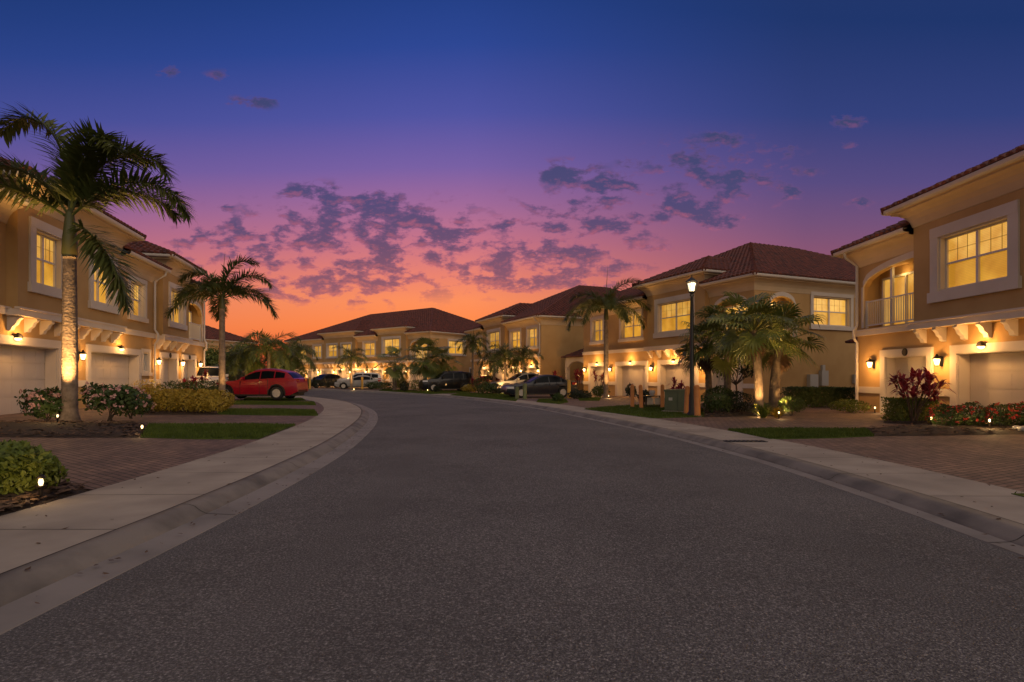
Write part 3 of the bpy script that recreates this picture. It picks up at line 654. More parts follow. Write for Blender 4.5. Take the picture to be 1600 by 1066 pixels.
# far house across the bend
XC = Vector((.78, -.626)).normalized(); LCn = 29.4; cc_ = lambda s: LCn - s
far = building('coach_house', 'long ochre house facing the bend at the far end of the road', Vector((-9.3, 65.6)) - XC * LCn, XC, LCn, 16, .08,
    [(0, cc_(24.6), 'flat', [(cc_(28.6), cc_(25.4), 3.3, 5.5, 'balcony')]), (cc_(24.6), cc_(20.6), 'flat', [W(cc_(23.6), cc_(21.7))]), (cc_(20.6), cc_(13.6), 'bump', [W(cc_(19.8), cc_(17.6)), W(cc_(16.6), cc_(14.5))]),
     (cc_(13.6), cc_(9.1), 'flat', [W(cc_(12.3), cc_(10.0))]), (cc_(9.1), cc_(3.8), 'bump', [W(cc_(8.0), cc_(5.0), 4.0, 5.9, .28)]), (cc_(3.8), LCn, 'flat', [(cc_(3.4), cc_(.5), 3.3, 5.5, 'balcony')])],
    [(cc_(a + 2.4), cc_(a)) for a in (1.0, 4.6, 8.6, 12.2, 15.6, 19.2, 22.6, 26.0)],
    [('lantern', cc_(a), 1.95, 14) for a in (.5, 4.0, 7.8, 11.6, 14.9, 18.5, 22.2, 25.4, 28.8)] + [('flood', cc_(a), 2.33, 12) for a in (9.8, 13.4, 16.8)],
    right=[W(2.95, 5.6, 4.0, 5.6), (6.6, 7.5, 0, 2.3, 'door')], tw=.36)
farther = building('coach_house', 'red roofed house half hidden beyond the left house and palms', (-60, 84), (.95, -.3), 18, 10, .1, [(0, 18, 'flat', [W(12, 14)])], [(10, 14)], [], tw=.5)

exec_veg = True
# ------------------------------------------------------------------ palms
UP = Vector((0, 0, 1))
def frond(mb, base, az, el0, length, droop, nl, ll, plume=1.0, ex=1.35):
    n = 14; p = Vector(base); pts = [p.copy()]; T = []; h = Vector((cos(az), sin(az), 0)); tw = uni(-.25, .25); sd = Vector((-sin(az), cos(az), 0))
    for i in range(n):
        el = el0 - droop * ((i + 1) / n) ** ex; d = (h * cos(el) + UP * sin(el) + sd * tw * (i / n)).normalized(); T.append(d); p = p + d * (length / n); pts.append(p.copy())
    T.append(T[-1]); mb.tube(pts, [.035 * (1 - .85 * i / n) + .004 for i in range(n + 1)], 4, False)
    for k in range(nl):
        s = .12 + .88 * (k + rnd() * .6) / nl; f = s * n; i = min(int(f), n - 1); q = pts[i].lerp(pts[i + 1], f - i); t = T[i]
        S = t.cross(UP); S = S.normalized() if S.length > .12 else -sd; U = S.cross(t)
        l0 = ll * (.5 + .5 * sin(pi * min(1, s * .85 + .12))) * (1 if s < .85 else .82)
        for sg in (-1, 1):
            for b in (uni(.1, .95) * plume, uni(-.75, .15) * plume):
                l = l0 * uni(.85, 1.12); fw = .5 + .55 * s + uni(-.12, .12)
                d = (t * fw + (S * sg * cos(b) + U * sin(b))).normalized(); wv = d.cross(UP * .6 + U * .6 + S * uni(-.4, .4)); wv = wv.normalized() * (.017 + .011 * rnd()) * (ll / .6)
                m = q + d * l * .5 - UP * l * .02; e = q + d * l - UP * l * uni(.08, .24)
                mb.poly(q - wv * .5, q + wv * .5, m + wv, m - wv); mb.poly(m - wv, m + wv, e)
def trunk_mesh(h, r0, r1, lean=(0, 0), rings=True, bulge=.0):
    mb = MB(); n = int(h / .16); pts, rad = [], []
    for i in range(n + 1):
        t = i / n; pts.append((lean[0] * t * t, lean[1] * t * t, h * t)); r = r0 + (r1 - r0) * t + bulge * sin(pi * t) + (.35 * r0 * (1 - t / .07) ** 2 if t < .07 else 0)
        rad.append(r * uni(.985, 1.015))
        if rings and i < n: pts.append((lean[0] * t * t, lean[1] * t * t, h * t + .03)); rad.append(r * .965)
    mb.tube(pts, rad, 14); return mb
def palm(label, loc, h, r, nf, fl, shaft=1.0, ll=.6, lean=(0, 0), nl=44, group=None, seed=0, spear=True, fr=None, name='palm_tree', lm='frond'):
    random.seed(seed); root = thing(name, label, 'palm tree', loc, 0, group)
    trunk_mesh(h, r, r * .8, lean, bulge=r * .06).build('trunk', M['trunk'], root, True)
    top = Vector((lean[0], lean[1], h))
    if shaft > .15:
        s = MB(); s.lathe(top - Vector((0, 0, .03)), [(r * .8, 0), (r * .98, .08), (r * .92, shaft * .4), (r * .55, shaft), (.05, shaft + .15)], 12); s.build('crownshaft', M['shaft'], root, True)
    c = MB(); ct = top + Vector((0, 0, shaft * .92))
    if fr:
        for az, el, k, dr, *ex in fr: frond(c, ct - Vector((0, 0, .1 * (1 - el))), az, el, fl * k, dr, nl, ll, 1.0, ex[0] if ex else 1.35)
    else:
        for i in range(nf):
            t = i / max(nf - 1, 1); az = i * 2.399 + uni(-.25, .25) + seed; el = 1.25 - 1.3 * t + uni(-.12, .12)
            frond(c, ct - Vector((0, 0, .12 * t)), az, el, fl * uni(.9, 1.08), 1.5 + .35 * (1 - abs(t - .5)) + uni(-.2, .3), nl, ll)
    if spear: c.tube([ct, ct + Vector((.05, .03, fl * .5)), ct + Vector((.12, .05, fl * .85))], [.035, .02, .004], 5)
    c.build('crown', M[lm], root)
    return root
def palm_at(label, px, Y, z, h, **k): return palm(label, GX(px, Y, z), h, **k)
tall = palm('tall ringed palm lit from below in front of the left house', GX(109, 15.6, .25), 4.45, .19, 0, 3.0, 1.15, .8, nl=84, seed=3,
    fr=[(2.9, 1.52, 1.4, 2.4, 2.6), (.15, 1.25, 1.22, 2.3, 2.0), (-.1, .75, 1.3, 1.85, 1.7), (-.3, -.2, 1.05, 1.2, .8), (3.05, 1.0, 1.15, 1.5, 1.7), (3.3, .62, 1.2, 1.0, 1.6), (1.3, 1.35, 1.25, 1.7, 2.2), (-.5, 1.32, 1.1, 2.1, 2.1), (1.7, 1.1, 1.0, 1.6, 1.8), (.9, .95, 1.05, 1.8, 1.6), (2.2, .9, 1.05, 1.3, 1.6)])
palm('slim grey palm beside the golden hedge and red car', GX(347, 27.6, .26), 4.45, .155, 0, 2.6, .55, .68, nl=64, seed=11,
    fr=[(.3, 1.42, 1.05, 1.9, 2.4), (3.1, 1.15, 1.0, 2.1, 2.0), (2.9, .8, 1.1, 1.8, 1.7), (3.2, .35, 1.1, 1.5), (-.1, .95, 1.15, 1.9, 1.8), (.1, .45, 1.15, 1.7, 1.4), (-1.6, .9, .8, 1.7), (1.6, 1.0, .9, 1.7), (2.2, .3, .95, 1.4), (-2.4, .6, .9, 1.7), (.9, .8, 1.0, 1.7)])
palm('slender palm in front of the second right house, by the red plants', GX(947, 36.5, ZR), 4.95, .16, 0, 3.2, .8, .72, nl=54, seed=23,
    fr=[(.2, 1.3, 1.0, 1.5), (3.0, 1.05, .85, 1.8), (2.8, .6, 1.0, 1.9), (3.3, .3, 1.0, 1.7), (-.1, .75, 1.0, 1.8), (.2, .4, 1.0, 1.8), (-1.6, .8, .8, 1.9), (-1.0, .3, .8, 1.6), (1.6, .8, .9, 1.6), (-2.3, .4, .9, 1.8), (.9, .6, .9, 1.7), (2.3, .9, .8, 1.7)])
for lab, px, Y, h, fl, sd in (('thin bare palm left of the three short palms, above the black off-roader', 739, 51, 4.0, 1.7, 31),
        ('short palm at the left of the trio in front of the third right house', 772, 47, 2.3, 2.0, 32), ('short palm in the middle of the trio by the third right house', 789, 45, 2.5, 2.1, 33),
        ('short palm at the right of the trio, behind the dark blue saloon', 818, 46, 2.5, 1.9, 34),
        ('drooping palm between lit windows of the long far house', 549, 57, 2.9, 2.2, 35)):
    palm(lab, GX(px, Y, ZR), h, .12, 12, fl, .4, .55, nl=30, seed=sd, group='small palms by the far houses')
for lab, px, Y, h, fl, sd in (('bushy palm rising behind the bonnet of the red car', 385, 44, 2.5, 2.2, 41), ('broad bushy palm rising behind the roof of the red car', 420, 43, 3.2, 2.8, 42),
        ('arching palm behind the tail of the red car', 455, 46, 2.8, 2.5, 43), ('low palm between the red car and the left house', 352, 46, 1.2, 1.9, 44)):
    palm(lab, GX(px, Y, .15), h, .13, 16, fl, .2, .7, nl=32, seed=sd, group='palms behind the red car', spear=False, lm='fan')

def fan_leaf(mb, dead, base, az, el, pet, R, droop, isdead=False):
    h = Vector((cos(az), sin(az), 0)); d = h * cos(el) + UP * sin(el); e = base + d * pet; mid = base + d * pet * .5 + UP * .06 * pet
    tgt = dead if isdead else mb
    tgt.tube([base, mid, e], [.025, .018, .014], 4, False)
    el2 = el - droop; a = (h * cos(el2) + UP * sin(el2)).normalized(); S = a.cross(UP); S = S.normalized() if S.length > .05 else Vector((-sin(az), cos(az), 0)); Nn = S.cross(a)
    roll = uni(-.35, .35); S, Nn = S * cos(roll) + Nn * sin(roll), Nn * cos(roll) - S * sin(roll)
    k = 22; span = radians(270)
    for i in range(k):
        t = -span / 2 + span * (i + .5) / k; dr = a * cos(t) + S * sin(t) + Nn * .22 * (abs(t) / 2.3); dr.normalize()
        w = dr.cross(Nn).normalized(); l = R * (1 - .22 * (abs(t) / 2.4) ** 2) * uni(.92, 1.06); hw = R * .58 * span / k * .52
        f = (1 if i % 2 else -1) * .02
        m = e + dr * l * .58 + Nn * f; tip = e + dr * l - UP * l * uni(.16, .42); m2 = e + dr * l * .82 - UP * l * .07
        tgt.poly(e, m - w * hw, m + w * hw); tgt.poly(m - w * hw, m2 - w * hw * .5, m2 + w * hw * .5, m + w * hw); tgt.poly(m2 - w * hw * .5, tip, m2 + w * hw * .5)
def fan_palm(label, loc, h, r, n, R, lean=(0, 0), seed=0, dead=True, group=None, low=-1.0):
    random.seed(seed); root = thing('fan_palm', label, 'palm tree', loc, 0, group)
    trunk_mesh(h, r, r * .85, lean, True).build('trunk', M['trunk'], root, True); top = Vector((lean[0], lean[1], h - .05))
    c, dd = MB(), MB()
    for i in range(n):
        t = i / (n - 1); fan_leaf(c, dd, top + Vector((uni(-.05, .05), uni(-.05, .05), .1 - .25 * t)), i * 2.399 + uni(-.3, .3), 1.35 + (low - 1.35) * t + uni(-.15, .15), R * uni(.8, 1.75), R * uni(.85, 1.05), uni(.35, .8))
    if dead:
        for i in range(7): fan_leaf(c, dd, top - Vector((0, 0, .3)), uni(0, 6.28), uni(-1.2, -.9), R * .35, R * .55, .5, True)
        dd.build('dry_skirt', M['deadleaf'], root)
    c.build('crown', M['fan'], root); return root
fan_palm('fan palm with speckled lit trunk leaning in the right mulch bed', GX(1187, 19.9, ZR), 2.95, .16, 34, .72, (-.16, .1), 51, low=-.45)
fan_palm('fan palm with pale trunk and brown skirt nearest the second right house corner', GX(1209, 22.0, ZR), 2.6, .2, 28, .8, (.25, 0), 52, low=-.3)
fan_palm('fan palm behind the street lamp, leftmost of the right bed', GX(1108, 23.0, ZR), 2.45, .14, 28, .72, (-.1, 0), 53, low=-.5)
fan_palm('fan palm between the lamp post and the speckled trunk', GX(1136, 22.0, ZR), 2.9, .14, 26, .7, (.1, 0), 54, low=-.4)
fan_palm('dark fan palm left of the pair in front of the far house', GX(617, 54, ZR), 2.2, .2, 20, .95, (0, 0), 55, False, 'fan palms by the far house', low=-.7)
fan_palm('wide fan palm in front of the far arched balcony', GX(664, 53, ZR), 2.8, .2, 24, 1.15, (.15, 0), 56, False, 'fan palms by the far house', low=-.7)
fan_palm('fan palm just left of the black off-roader roof', GX(687, 54, ZR), 2.3, .2, 18, .9, (.2, 0), 57, False, 'fan palms by the far house', low=-.6)

# ------------------------------------------------------------------ shrubs
def leaf(mb, p, nrm_, l, w):
    a = Vector((uni(-1, 1), uni(-1, 1), uni(-1, 1))); t = (a - nrm_ * a.dot(nrm_) * .7 + UP * .3); t = t.normalized() if t.length > .01 else Vector((1, 0, 0)); s = t.cross(nrm_); s = s.normalized() if s.length > .01 else Vector((0, 1, 0))
    m = p + t * l * .5; up = nrm_ * l * .12
    mb.poly(p, m + s * w + up, p + t * l, m - s * w + up)
def shrub(name, label, loc, rx, ry, rz, n, mat_, l=.07, w=.025, box=False, rough=.25, flowers=None, cat='shrub', group=None, seed=0, stems=6, rot=0, lowcut=-.85):
    random.seed(seed); root = thing(name, label, cat, loc, rot, group); mb = MB()
    cl = [(Vector((uni(-1, 1), uni(-1, 1), uni(-.6, 1))).normalized(), uni(-rough, rough * .6)) for _ in range(16)]
    def surf():
        if box:
            ax = random.choices((0, 1, 2), (ry * rz, rx * rz, rx * ry))[0]; q = [uni(-1, 1), uni(-1, 1), uni(-1, 1)]; q[ax] = 1 if (ax == 2 or rnd() < .5) else -1; d = Vector(q); nn = Vector([q[i] ** 7 for i in range(3)]).normalized()
        else:
            d = Vector((random.gauss(0, 1), random.gauss(0, 1), random.gauss(0, 1))).normalized()
            if d.z < lowcut: d.z = -d.z
            nn = d.copy()
        k = 1.0
        dn = d.normalized()
        for c, amp in cl:
            q = dn.dot(c)
            if q > .75: k += amp * (q - .75) * 4
        return d, nn, k
    for _ in range(n):
        d, nn, k = surf(); f = k * (1 - abs(random.gauss(0, .09))) if rnd() < .8 else k * uni(.5, .95)
        p = Vector((d.x * rx * f, d.y * ry * f, rz + d.z * rz * f)); leaf(mb, p, (nn + Vector((uni(-.6, .6), uni(-.6, .6), uni(-.3, .8)))).normalized(), l * uni(.6, 1.3), w * uni(.7, 1.2))
    mb.build('foliage', mat_, root)
    st = MB()
    for i in range(stems):
        a = uni(0, 6.28); e = Vector((cos(a) * rx * .55, sin(a) * ry * .55, rz * uni(1.0, 1.5))); st.tube([(uni(-.05, .05), uni(-.05, .05), -.02), e * .5 + Vector((0, 0, .03)), e], [.014, .011, .006], 5)
    st.build('stem', M['bark'], root)
    if flowers:
        fm, fn, fs = flowers; fb = MB()
        for _ in range(fn):
            d, nn, k = surf()
            if d.z < -.35: d.z = -d.z
            p = Vector((d.x * rx * k, d.y * ry * k, rz + d.z * rz * k)) + nn * .02
            for j in range(6): leaf(fb, p + Vector((uni(-1, 1), uni(-1, 1), uni(-1, 1))) * fs * .35, (nn + Vector((uni(-.8, .8), uni(-.8, .8), uni(-.4, .8)))).normalized(), fs * uni(.6, 1.1), fs * .38)
        fb.build('blossom', fm, root)
    return root
def G2(px, py): return GLf(px, py)
shrub('shrub', 'leafy green shrub at the left edge beside the pavement light', G2(6, 784) + Vector((-.3, .3, 0)), .68, .7, .3, 4300, M['leaf_lt'], .09, .024, rough=.4, seed=61, stems=12)
shrub('flowering_shrub', 'pink flowering shrub left of the tall palm trunk', GX(74, 15.5, .27), .6, .5, .42, 900, M['leaf'], .14, .04, flowers=(M['pink'], 55, .08), seed=62, rough=.7, group='pink flowering shrubs around the tall palm')
shrub('flowering_shrub', 'larger pink flowering shrub right of the tall palm trunk', GX(172, 15.3, .27), .8, .55, .48, 1250, M['leaf'], .14, .04, flowers=(M['pink'], 70, .08), seed=63, rough=.75, group='pink flowering shrubs around the tall palm', lowcut=-.5)
shrub('flowering_shrub', 'small pink flowering shrub nearest the golden hedge', GX(205, 16.3, .27), .55, .5, .42, 1000, M['leaf'], .09, .028, flowers=(M['pink'], 45, .075), seed=64, group='pink flowering shrubs around the tall palm')
for i, (px, py, lab) in enumerate(((232, 645, 'golden hedge bush at the hedge end beside the pink flowers'), (262, 645, 'second golden hedge bush from the pink flowers'), (292, 645.5, 'third golden hedge bush, middle of the hedge'), (318, 646, 'fourth golden hedge bush, next to the slim palm'), (338, 646, 'golden hedge bush at the right end under the slim palm'))):
    shrub('golden_shrub', lab, G2(px, py),   .62, .5, .42, 2200, M['leaf_gold'], .07, .026, seed=70 + i, rough=.25, group='golden hedge on the left')
shrub('golden_shrub', 'upper golden bush behind the hedge end on the left', GX(226, 22.5, .28), .8, .55, .52, 900, M['leaf_gold'], .07, .022, seed=76, group='golden hedge on the left')
for i, (px, Y, lab) in enumerate(((268, 27, 'dark green bush behind the golden hedge, below the third garage'), (296, 27.5, 'dark green bush in the middle behind the golden hedge'), (322, 28, 'dark green bush left of the slim palm trunk'))):
    shrub('shrub', lab, GX(px, Y, .27), .75, .55, .48, 700, M['leaf'], .1, .03, seed=80 + i, group='dark bushes behind the golden hedge')
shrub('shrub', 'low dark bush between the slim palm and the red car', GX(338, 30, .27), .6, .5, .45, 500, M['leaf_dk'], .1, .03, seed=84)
# right side planting
shrub('hedge', 'clipped box hedge in front of the nearest right red plant', G(1424, 659.5, ZR),   .62, .42, .34, 5200, M['leaf_lt'], .07, .026, box=True, rough=.08, seed=90, cat='hedge')
for i, (px, Y, lab, rx) in enumerate(((1478, 15.2, 'red flowering bush left end of the right flower bed', .42), (1515, 15.2, 'red flowering bush behind the bright ground light', .42), (1553, 15.2, 'red flowering bush right of the bright ground light', .45), (1592, 15.4, 'red flowering bush at the right picture edge', .45))):
    shrub('flowering_shrub', lab, GX(px, Y, ZR), rx, .38, .3, 900, M['leaf'], .075, .025, flowers=(M['redpetal'], 42, .06), seed=91 + i, rough=.4, group='red flowering bushes by the nearest right garage')
shrub('shrub', 'small gold green bush between the box hedge and red flowers', GX(1461, 15.9, ZR), .25, .25, .28, 350, M['leaf_gold'], .07, .022, seed=96)
shrub('hedge', 'long dark hedge along the side wall of the second right house', GX(1283, 25.5, ZR), 1.6, .45, .42, 7500, M['leaf'], .1, .036, box=True, rough=.12, seed=97, cat='hedge', rot=.1)
shrub('shrub', 'low spreading bush at the corner downspout of the nearest right house', GX(1328, 21.6, ZR), .75, .45, .24, 900, M['leaf_lt'], .08, .026, seed=98)
shrub('shrub', 'dense round bush beside the green utility box', GX(1122, 20.8, ZR), .62, .55, .48, 1900, M['leaf'], .09, .028, seed=99, rough=.35)
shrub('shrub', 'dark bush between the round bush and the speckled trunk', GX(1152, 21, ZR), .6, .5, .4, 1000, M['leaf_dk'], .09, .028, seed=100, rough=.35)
shrub('shrub', 'dark low bush right of the fan palm trunks', GX(1238, 21, ZR), .5, .4, .3, 800, M['leaf'], .08, .026, seed=101)
def dark_tree(label, loc, seed):
    random.seed(seed); root = thing('small_tree', label, 'tree', loc); t = MB(); c = MB(); t.tube([(0, 0, 0), (.03, 0, .7), (0, .02, 1.2)], [.05, .04, .03], 7)
    for i in range(9):
        a = i * .7 + uni(-.3, .3); e = Vector((cos(a) * uni(.4, .9), sin(a) * uni(.3, .7), uni(1.3, 2.0))); t.tube([(0, .02, 1.0), e * .6 + Vector((0, 0, .35)), e], [.025, .018, .008], 5)
        for k in range(26): leaf(c, e + Vector((uni(-.3, .3), uni(-.3, .3), uni(-.2, .2))), Vector((uni(-1, 1), uni(-1, 1), uni(.2, 1))).normalized(), uni(.12, .22), .05)
    t.build('trunk', M['bark'], root); c.build('crown', M['leaf_dk'], root); return root
dark_tree('small dark leafed tree between the fan palm trunks', GX(1150, 24, ZR), 110)
def cordyline(label, loc, h, n, seed, spread=.5, group=None):
    random.seed(seed); root = thing('red_cordyline', label, 'plant', loc, 0, group); s = MB(); c = MB()
    for i in range(n):
        a = uni(0, 6.28); t = Vector((cos(a) * spread * uni(.2, 1), sin(a) * spread * uni(.1, .7), h * uni(.45, 1))); s.tube([(uni(-.08, .08), uni(-.08, .08), 0), t * .55 + Vector((0, 0, .05)), t], [.018, .015, .012], 5)
        for k in range(24):
            b = uni(0, 6.28); el = uni(-.3, 1.4); d = Vector((cos(b) * cos(el), sin(b) * cos(el), sin(el))); l = uni(.26, .48); w = d.cross(UP); w = w.normalized() * .04 if w.length > .1 else Vector((.04, 0, 0))
            q = t - Vector((0, 0, uni(0, .25))); m = q + d * l * .55 + UP * .02; e = q + d * l - UP * l * .22
            c.poly(q - w * .4, q + w * .4, m + w, m - w); c.poly(m - w, m + w, e)
    s.build('stem', M['bark'], root); c.build('foliage', M['red'], root); return root
cordyline('tall red leafed plant in front of the nearest right garages', GX(1426, 16.7, ZR), 1.62, 13, 120, .92, 'red leafed plants')
cordyline('dark red plant by the left house, behind the green bushes', GX(308, 30.5, .27), 1.35, 9, 121, .7, 'red leafed plants')
cordyline('slanting red plant beside the slender palm at the second right house', GX(937, 38.5, ZR), 1.7, 7, 122, .5, 'red leafed plants')
cordyline('red plant behind the green utility box', GX(1063, 27, ZR), 1.2, 8, 123, .5, 'red leafed plants')
cordyline('red plant at the entry porch of the second right house', GX(903, 41.5, ZR), 1.7, 6, 124, .4, 'red leafed plants')
cordyline('red plant against the plain side wall behind the dark blue saloon', GX(876, 45, ZR), 1.7, 7, 125, .7, 'red leafed plants')
cordyline('small red plant between black off-roader and short palms', GX(757, 55, ZR), 1.6, 5, 126, .5, 'red leafed plants')
cordyline('low dark red plant at the tail of the black off-roader', GX(742, 49.5, ZR), 1.2, 6, 127, .6, 'red leafed plants')
def clump(label, loc, r, n, seed, m=None):
    random.seed(seed); root = thing('grass_clump', label, 'plant', loc); c = MB()
    for i in range(n):
        a = uni(0, 6.28); el = uni(.5, 1.4); d = Vector((cos(a) * cos(el), sin(a) * cos(el), sin(el))); l = r * uni(.7, 1.2); w = Vector((-sin(a), cos(a), 0)) * .014; q = Vector((uni(-.06, .06), uni(-.06, .06), 0)); k = q + d * l * .6; e = q + d * l * .95 - UP * l * .15 + Vector((cos(a), sin(a), 0)) * l * .12
        c.poly(q - w, q + w, k + w, k - w); c.poly(k - w, k + w, e)
    c.build('foliage', m or M['leaf_lt'], root); return root
clump('green spiky clump at the foot of the fan palms', GX(1192, 18.9, ZR), .62, 150, 130)
clump('golden spiky clump right of the green clump under the fan palms', GX(1215, 19.0, ZR), .5, 110, 131, M['leaf_gold'])
clump('spiky clump at the right edge behind the red flowers', GX(1606, 15.2, ZR), .45, 90, 132)
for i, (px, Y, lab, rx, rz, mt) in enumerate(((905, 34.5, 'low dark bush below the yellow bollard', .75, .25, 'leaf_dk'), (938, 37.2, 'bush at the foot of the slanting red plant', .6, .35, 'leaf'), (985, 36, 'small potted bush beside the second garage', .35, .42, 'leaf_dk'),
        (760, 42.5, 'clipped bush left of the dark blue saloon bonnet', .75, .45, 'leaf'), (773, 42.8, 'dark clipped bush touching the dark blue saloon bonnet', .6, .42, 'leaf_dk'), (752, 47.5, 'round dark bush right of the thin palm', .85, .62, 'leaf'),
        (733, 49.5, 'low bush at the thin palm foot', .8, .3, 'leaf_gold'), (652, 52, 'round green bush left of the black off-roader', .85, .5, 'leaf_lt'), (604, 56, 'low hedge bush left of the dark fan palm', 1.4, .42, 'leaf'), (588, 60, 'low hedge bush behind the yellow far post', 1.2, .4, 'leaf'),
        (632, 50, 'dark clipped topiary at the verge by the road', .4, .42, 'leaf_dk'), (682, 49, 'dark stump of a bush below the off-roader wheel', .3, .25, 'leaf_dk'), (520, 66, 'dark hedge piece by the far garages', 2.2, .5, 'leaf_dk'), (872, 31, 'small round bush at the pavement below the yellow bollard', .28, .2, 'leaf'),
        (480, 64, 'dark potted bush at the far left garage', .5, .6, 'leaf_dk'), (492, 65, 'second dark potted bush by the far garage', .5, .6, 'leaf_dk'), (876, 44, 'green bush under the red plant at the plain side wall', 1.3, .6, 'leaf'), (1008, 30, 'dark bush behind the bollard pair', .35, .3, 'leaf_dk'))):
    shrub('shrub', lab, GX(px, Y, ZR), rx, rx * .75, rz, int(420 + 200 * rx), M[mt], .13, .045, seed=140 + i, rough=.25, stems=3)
def background_tree(label, loc, h, r, seed):
    random.seed(seed); root = thing('broadleaf_tree', label, 'tree', loc, 0, 'trees beyond the far houses'); t = MB(); c = MB(); t.tube([(0, 0, 0), (.1, 0, h * .4), (0, .1, h * .7)], [.2, .15, .08], 8)
    for i in range(16):
        o = Vector((uni(-1, 1) * r * .75, uni(-1, 1) * r * .75, h * uni(.45, .95))); t.tube([(0, 0, h * .4), o * .6 + Vector((0, 0, h * .25)), o], [.07, .05, .02], 5); rr = r * uni(.3, .5)
        for k in range(110):
            d = Vector((random.gauss(0, 1), random.gauss(0, 1), random.gauss(0, 1))).normalized(); leaf(c, o + d * rr * uni(.5, 1.05), (d + Vector((0, 0, .4))).normalized(), uni(.2, .34), .1)
    t.build('trunk', M['bark'], root); c.build('crown', M['leaf_lt'], root); return root
background_tree('round green tree beyond the left house, behind the slim palm', GX(335, 52, .1), 3.6, 2.0, 170)
background_tree('green tree just right of the slim palm trunk', GX(372, 55, .1), 4.0, 2.2, 171)
background_tree('green tree behind the bushy palms and red car', GX(440, 60, .1), 3.4, 2.4, 172)

# ------------------------------------------------------------------ street furniture
def bollard(px, Y, label, m, h=1.02, r=.085, lean=0):
    o = thing('bollard', label, 'bollard', GX(px, Y, ZR), 0, 'steel bollards on the right verge'); b = MB()
    b.lathe((0, 0, -.05), [(r, 0), (r, h - .04), (r * .9, h), (r * .55, h + .035), (.01, h + .045)], 14); b.build('post', m, o, True); o.rotation_euler = (0, lean, 0)
    c = MB(); c.lathe((0, 0, -.02), [(r * 1.7, 0), (r * 1.6, .05), (r * 1.02, .06)], 14); c.build('footing', M['curb'], o); return o
bollard(988, 24.9, 'orange bollard at the left of the pair by the dark bench', M['bollard'])
bollard(1002, 24.2, 'leaning orange bollard just left of the dark bench', M['bollard'], lean=-.03)
bollard(1035, 24.6, 'orange bollard between the dark bench and the utility box', M['bollard'])
bollard(1072, 20.6, 'orange bollard left of the lamp post, before the utility box', M['bollard'], lean=.05)
bollard(1090, 19.4, 'tall bright orange bollard right of the lamp post', M['bollard'], 1.08, .1, -.03)
bollard(889, 34.5, 'yellow bollard at the tail of the dark blue saloon', M['bollard_y'], 1.15, .1)
bollard(808, 34.0, 'short green bollard in front of the saloon bonnet', M['bollard_g'], .75, .12)
bollard(820, 33.6, 'taller green bollard beside the saloon front wheel', M['bollard_g'], .95, .12)
bollard(566, 58, 'yellow post between the two halves of the silver far car', M['bollard_y'], 1.3, .11)
bollard(484, 60, 'yellow post at the far end behind the red car tail', M['bollard_y'], 1.3, .11)
# street lamp
sl = thing('street_lamp', 'black street lamp with lit lantern in front of the second right house', 'street lamp', GX(1081, 19.9, ZR)); b = MB()
b.lathe((0, 0, -.05), [(.16, 0), (.16, .12), (.11, .2), (.1, .75), (.075, .85), (.065, 3.5), (.05, 4.15), (.075, 4.2), (.05, 4.26)], 14); b.build('pole', M['black'], sl, True)
b = MB(); b.lathe((0, 0, 4.2), [(.04, 0), (.11, .06), (.12, .09)], 6)
for k in range(6): a = k * pi / 3; b.tube([(.115 * cos(a), .115 * sin(a), 4.28), (.19 * cos(a), .19 * sin(a), 4.62)], .009, 4)
b.lathe((0, 0, 4.62), [(.22, 0), (.2, .03), (.06, .13), (.02, .17), (.025, .2), (.004, .24)], 6); b.build('lantern_frame', M['black'], sl)
b = MB(); b.lathe((0, 0, 4.3), [(.085, 0), (.15, .27)], 6); b.build('lantern_glass', mat('street_lamp_glass', (.9, .8, .6), .3, emit=((1, .8, .48), 1.6)), sl)
lamp(sl, (0, -.3, 4.45), 16, (1, .75, .45), .1)
# transformer box
tb = thing('utility_box', 'green metal utility box beside the street lamp', 'utility box', GX(1064, 21.9, ZR), -.55); b = MB()
b.box(-.5, .5, -.42, .42, .06, .78); b.box(-.53, .53, -.45, .45, .78, .86); b.build('body', M['utility'], tb)
b = MB(); b.box(-.47, -.02, -.44, -.42, .1, .74); b.box(.02, .47, -.44, -.42, .1, .74); b.box(-.06, -.03, -.47, -.44, .4, .5); b.build('door', M['utility'], tb)
b = MB(); b.box(-.6, .6, -.52, .52, -.06, .06); b.build('concrete_pad', M['concrete'], tb)
b = MB(); b.box(-.34, -.2, -.446, -.44, .45, .56); b.build('warning_label', M['white_stone'], tb)
# bench with pot
be = thing('bench', 'dark metal bench with pale panels among the orange bollards', 'bench', GX(1020, 25, ZR), .1); b = MB()
for x in (-.36, .36):
    for y in (-.16, .16): b.box(x - .025, x + .025, y - .025, y + .025, 0, .48)
b.box(-.36, .36, -.18, -.14, .06, .1); b.build('leg', M['black'], be); b = MB(); b.box(-.42, .42, -.22, .22, .48, .52); b.build('seat', M['black'], be)
b = MB(); b.box(-.3, -.04, -.15, -.13, .14, .44); b.box(.04, .3, -.15, -.13, .14, .44); b.build('panel', M['white_stone'], be)
b = MB(); b.lathe((0, 0, 0), [(.07, 0), (.12, .08), (.13, .18), (.1, .2), (.11, .23), (.09, .23)], 12); o = tag(b.build('plant_pot', M['utility_grey'], None, True), 'grey pot standing on the dark metal bench', 'pot'); o.location = GX(1019, 25, ZR + .522)
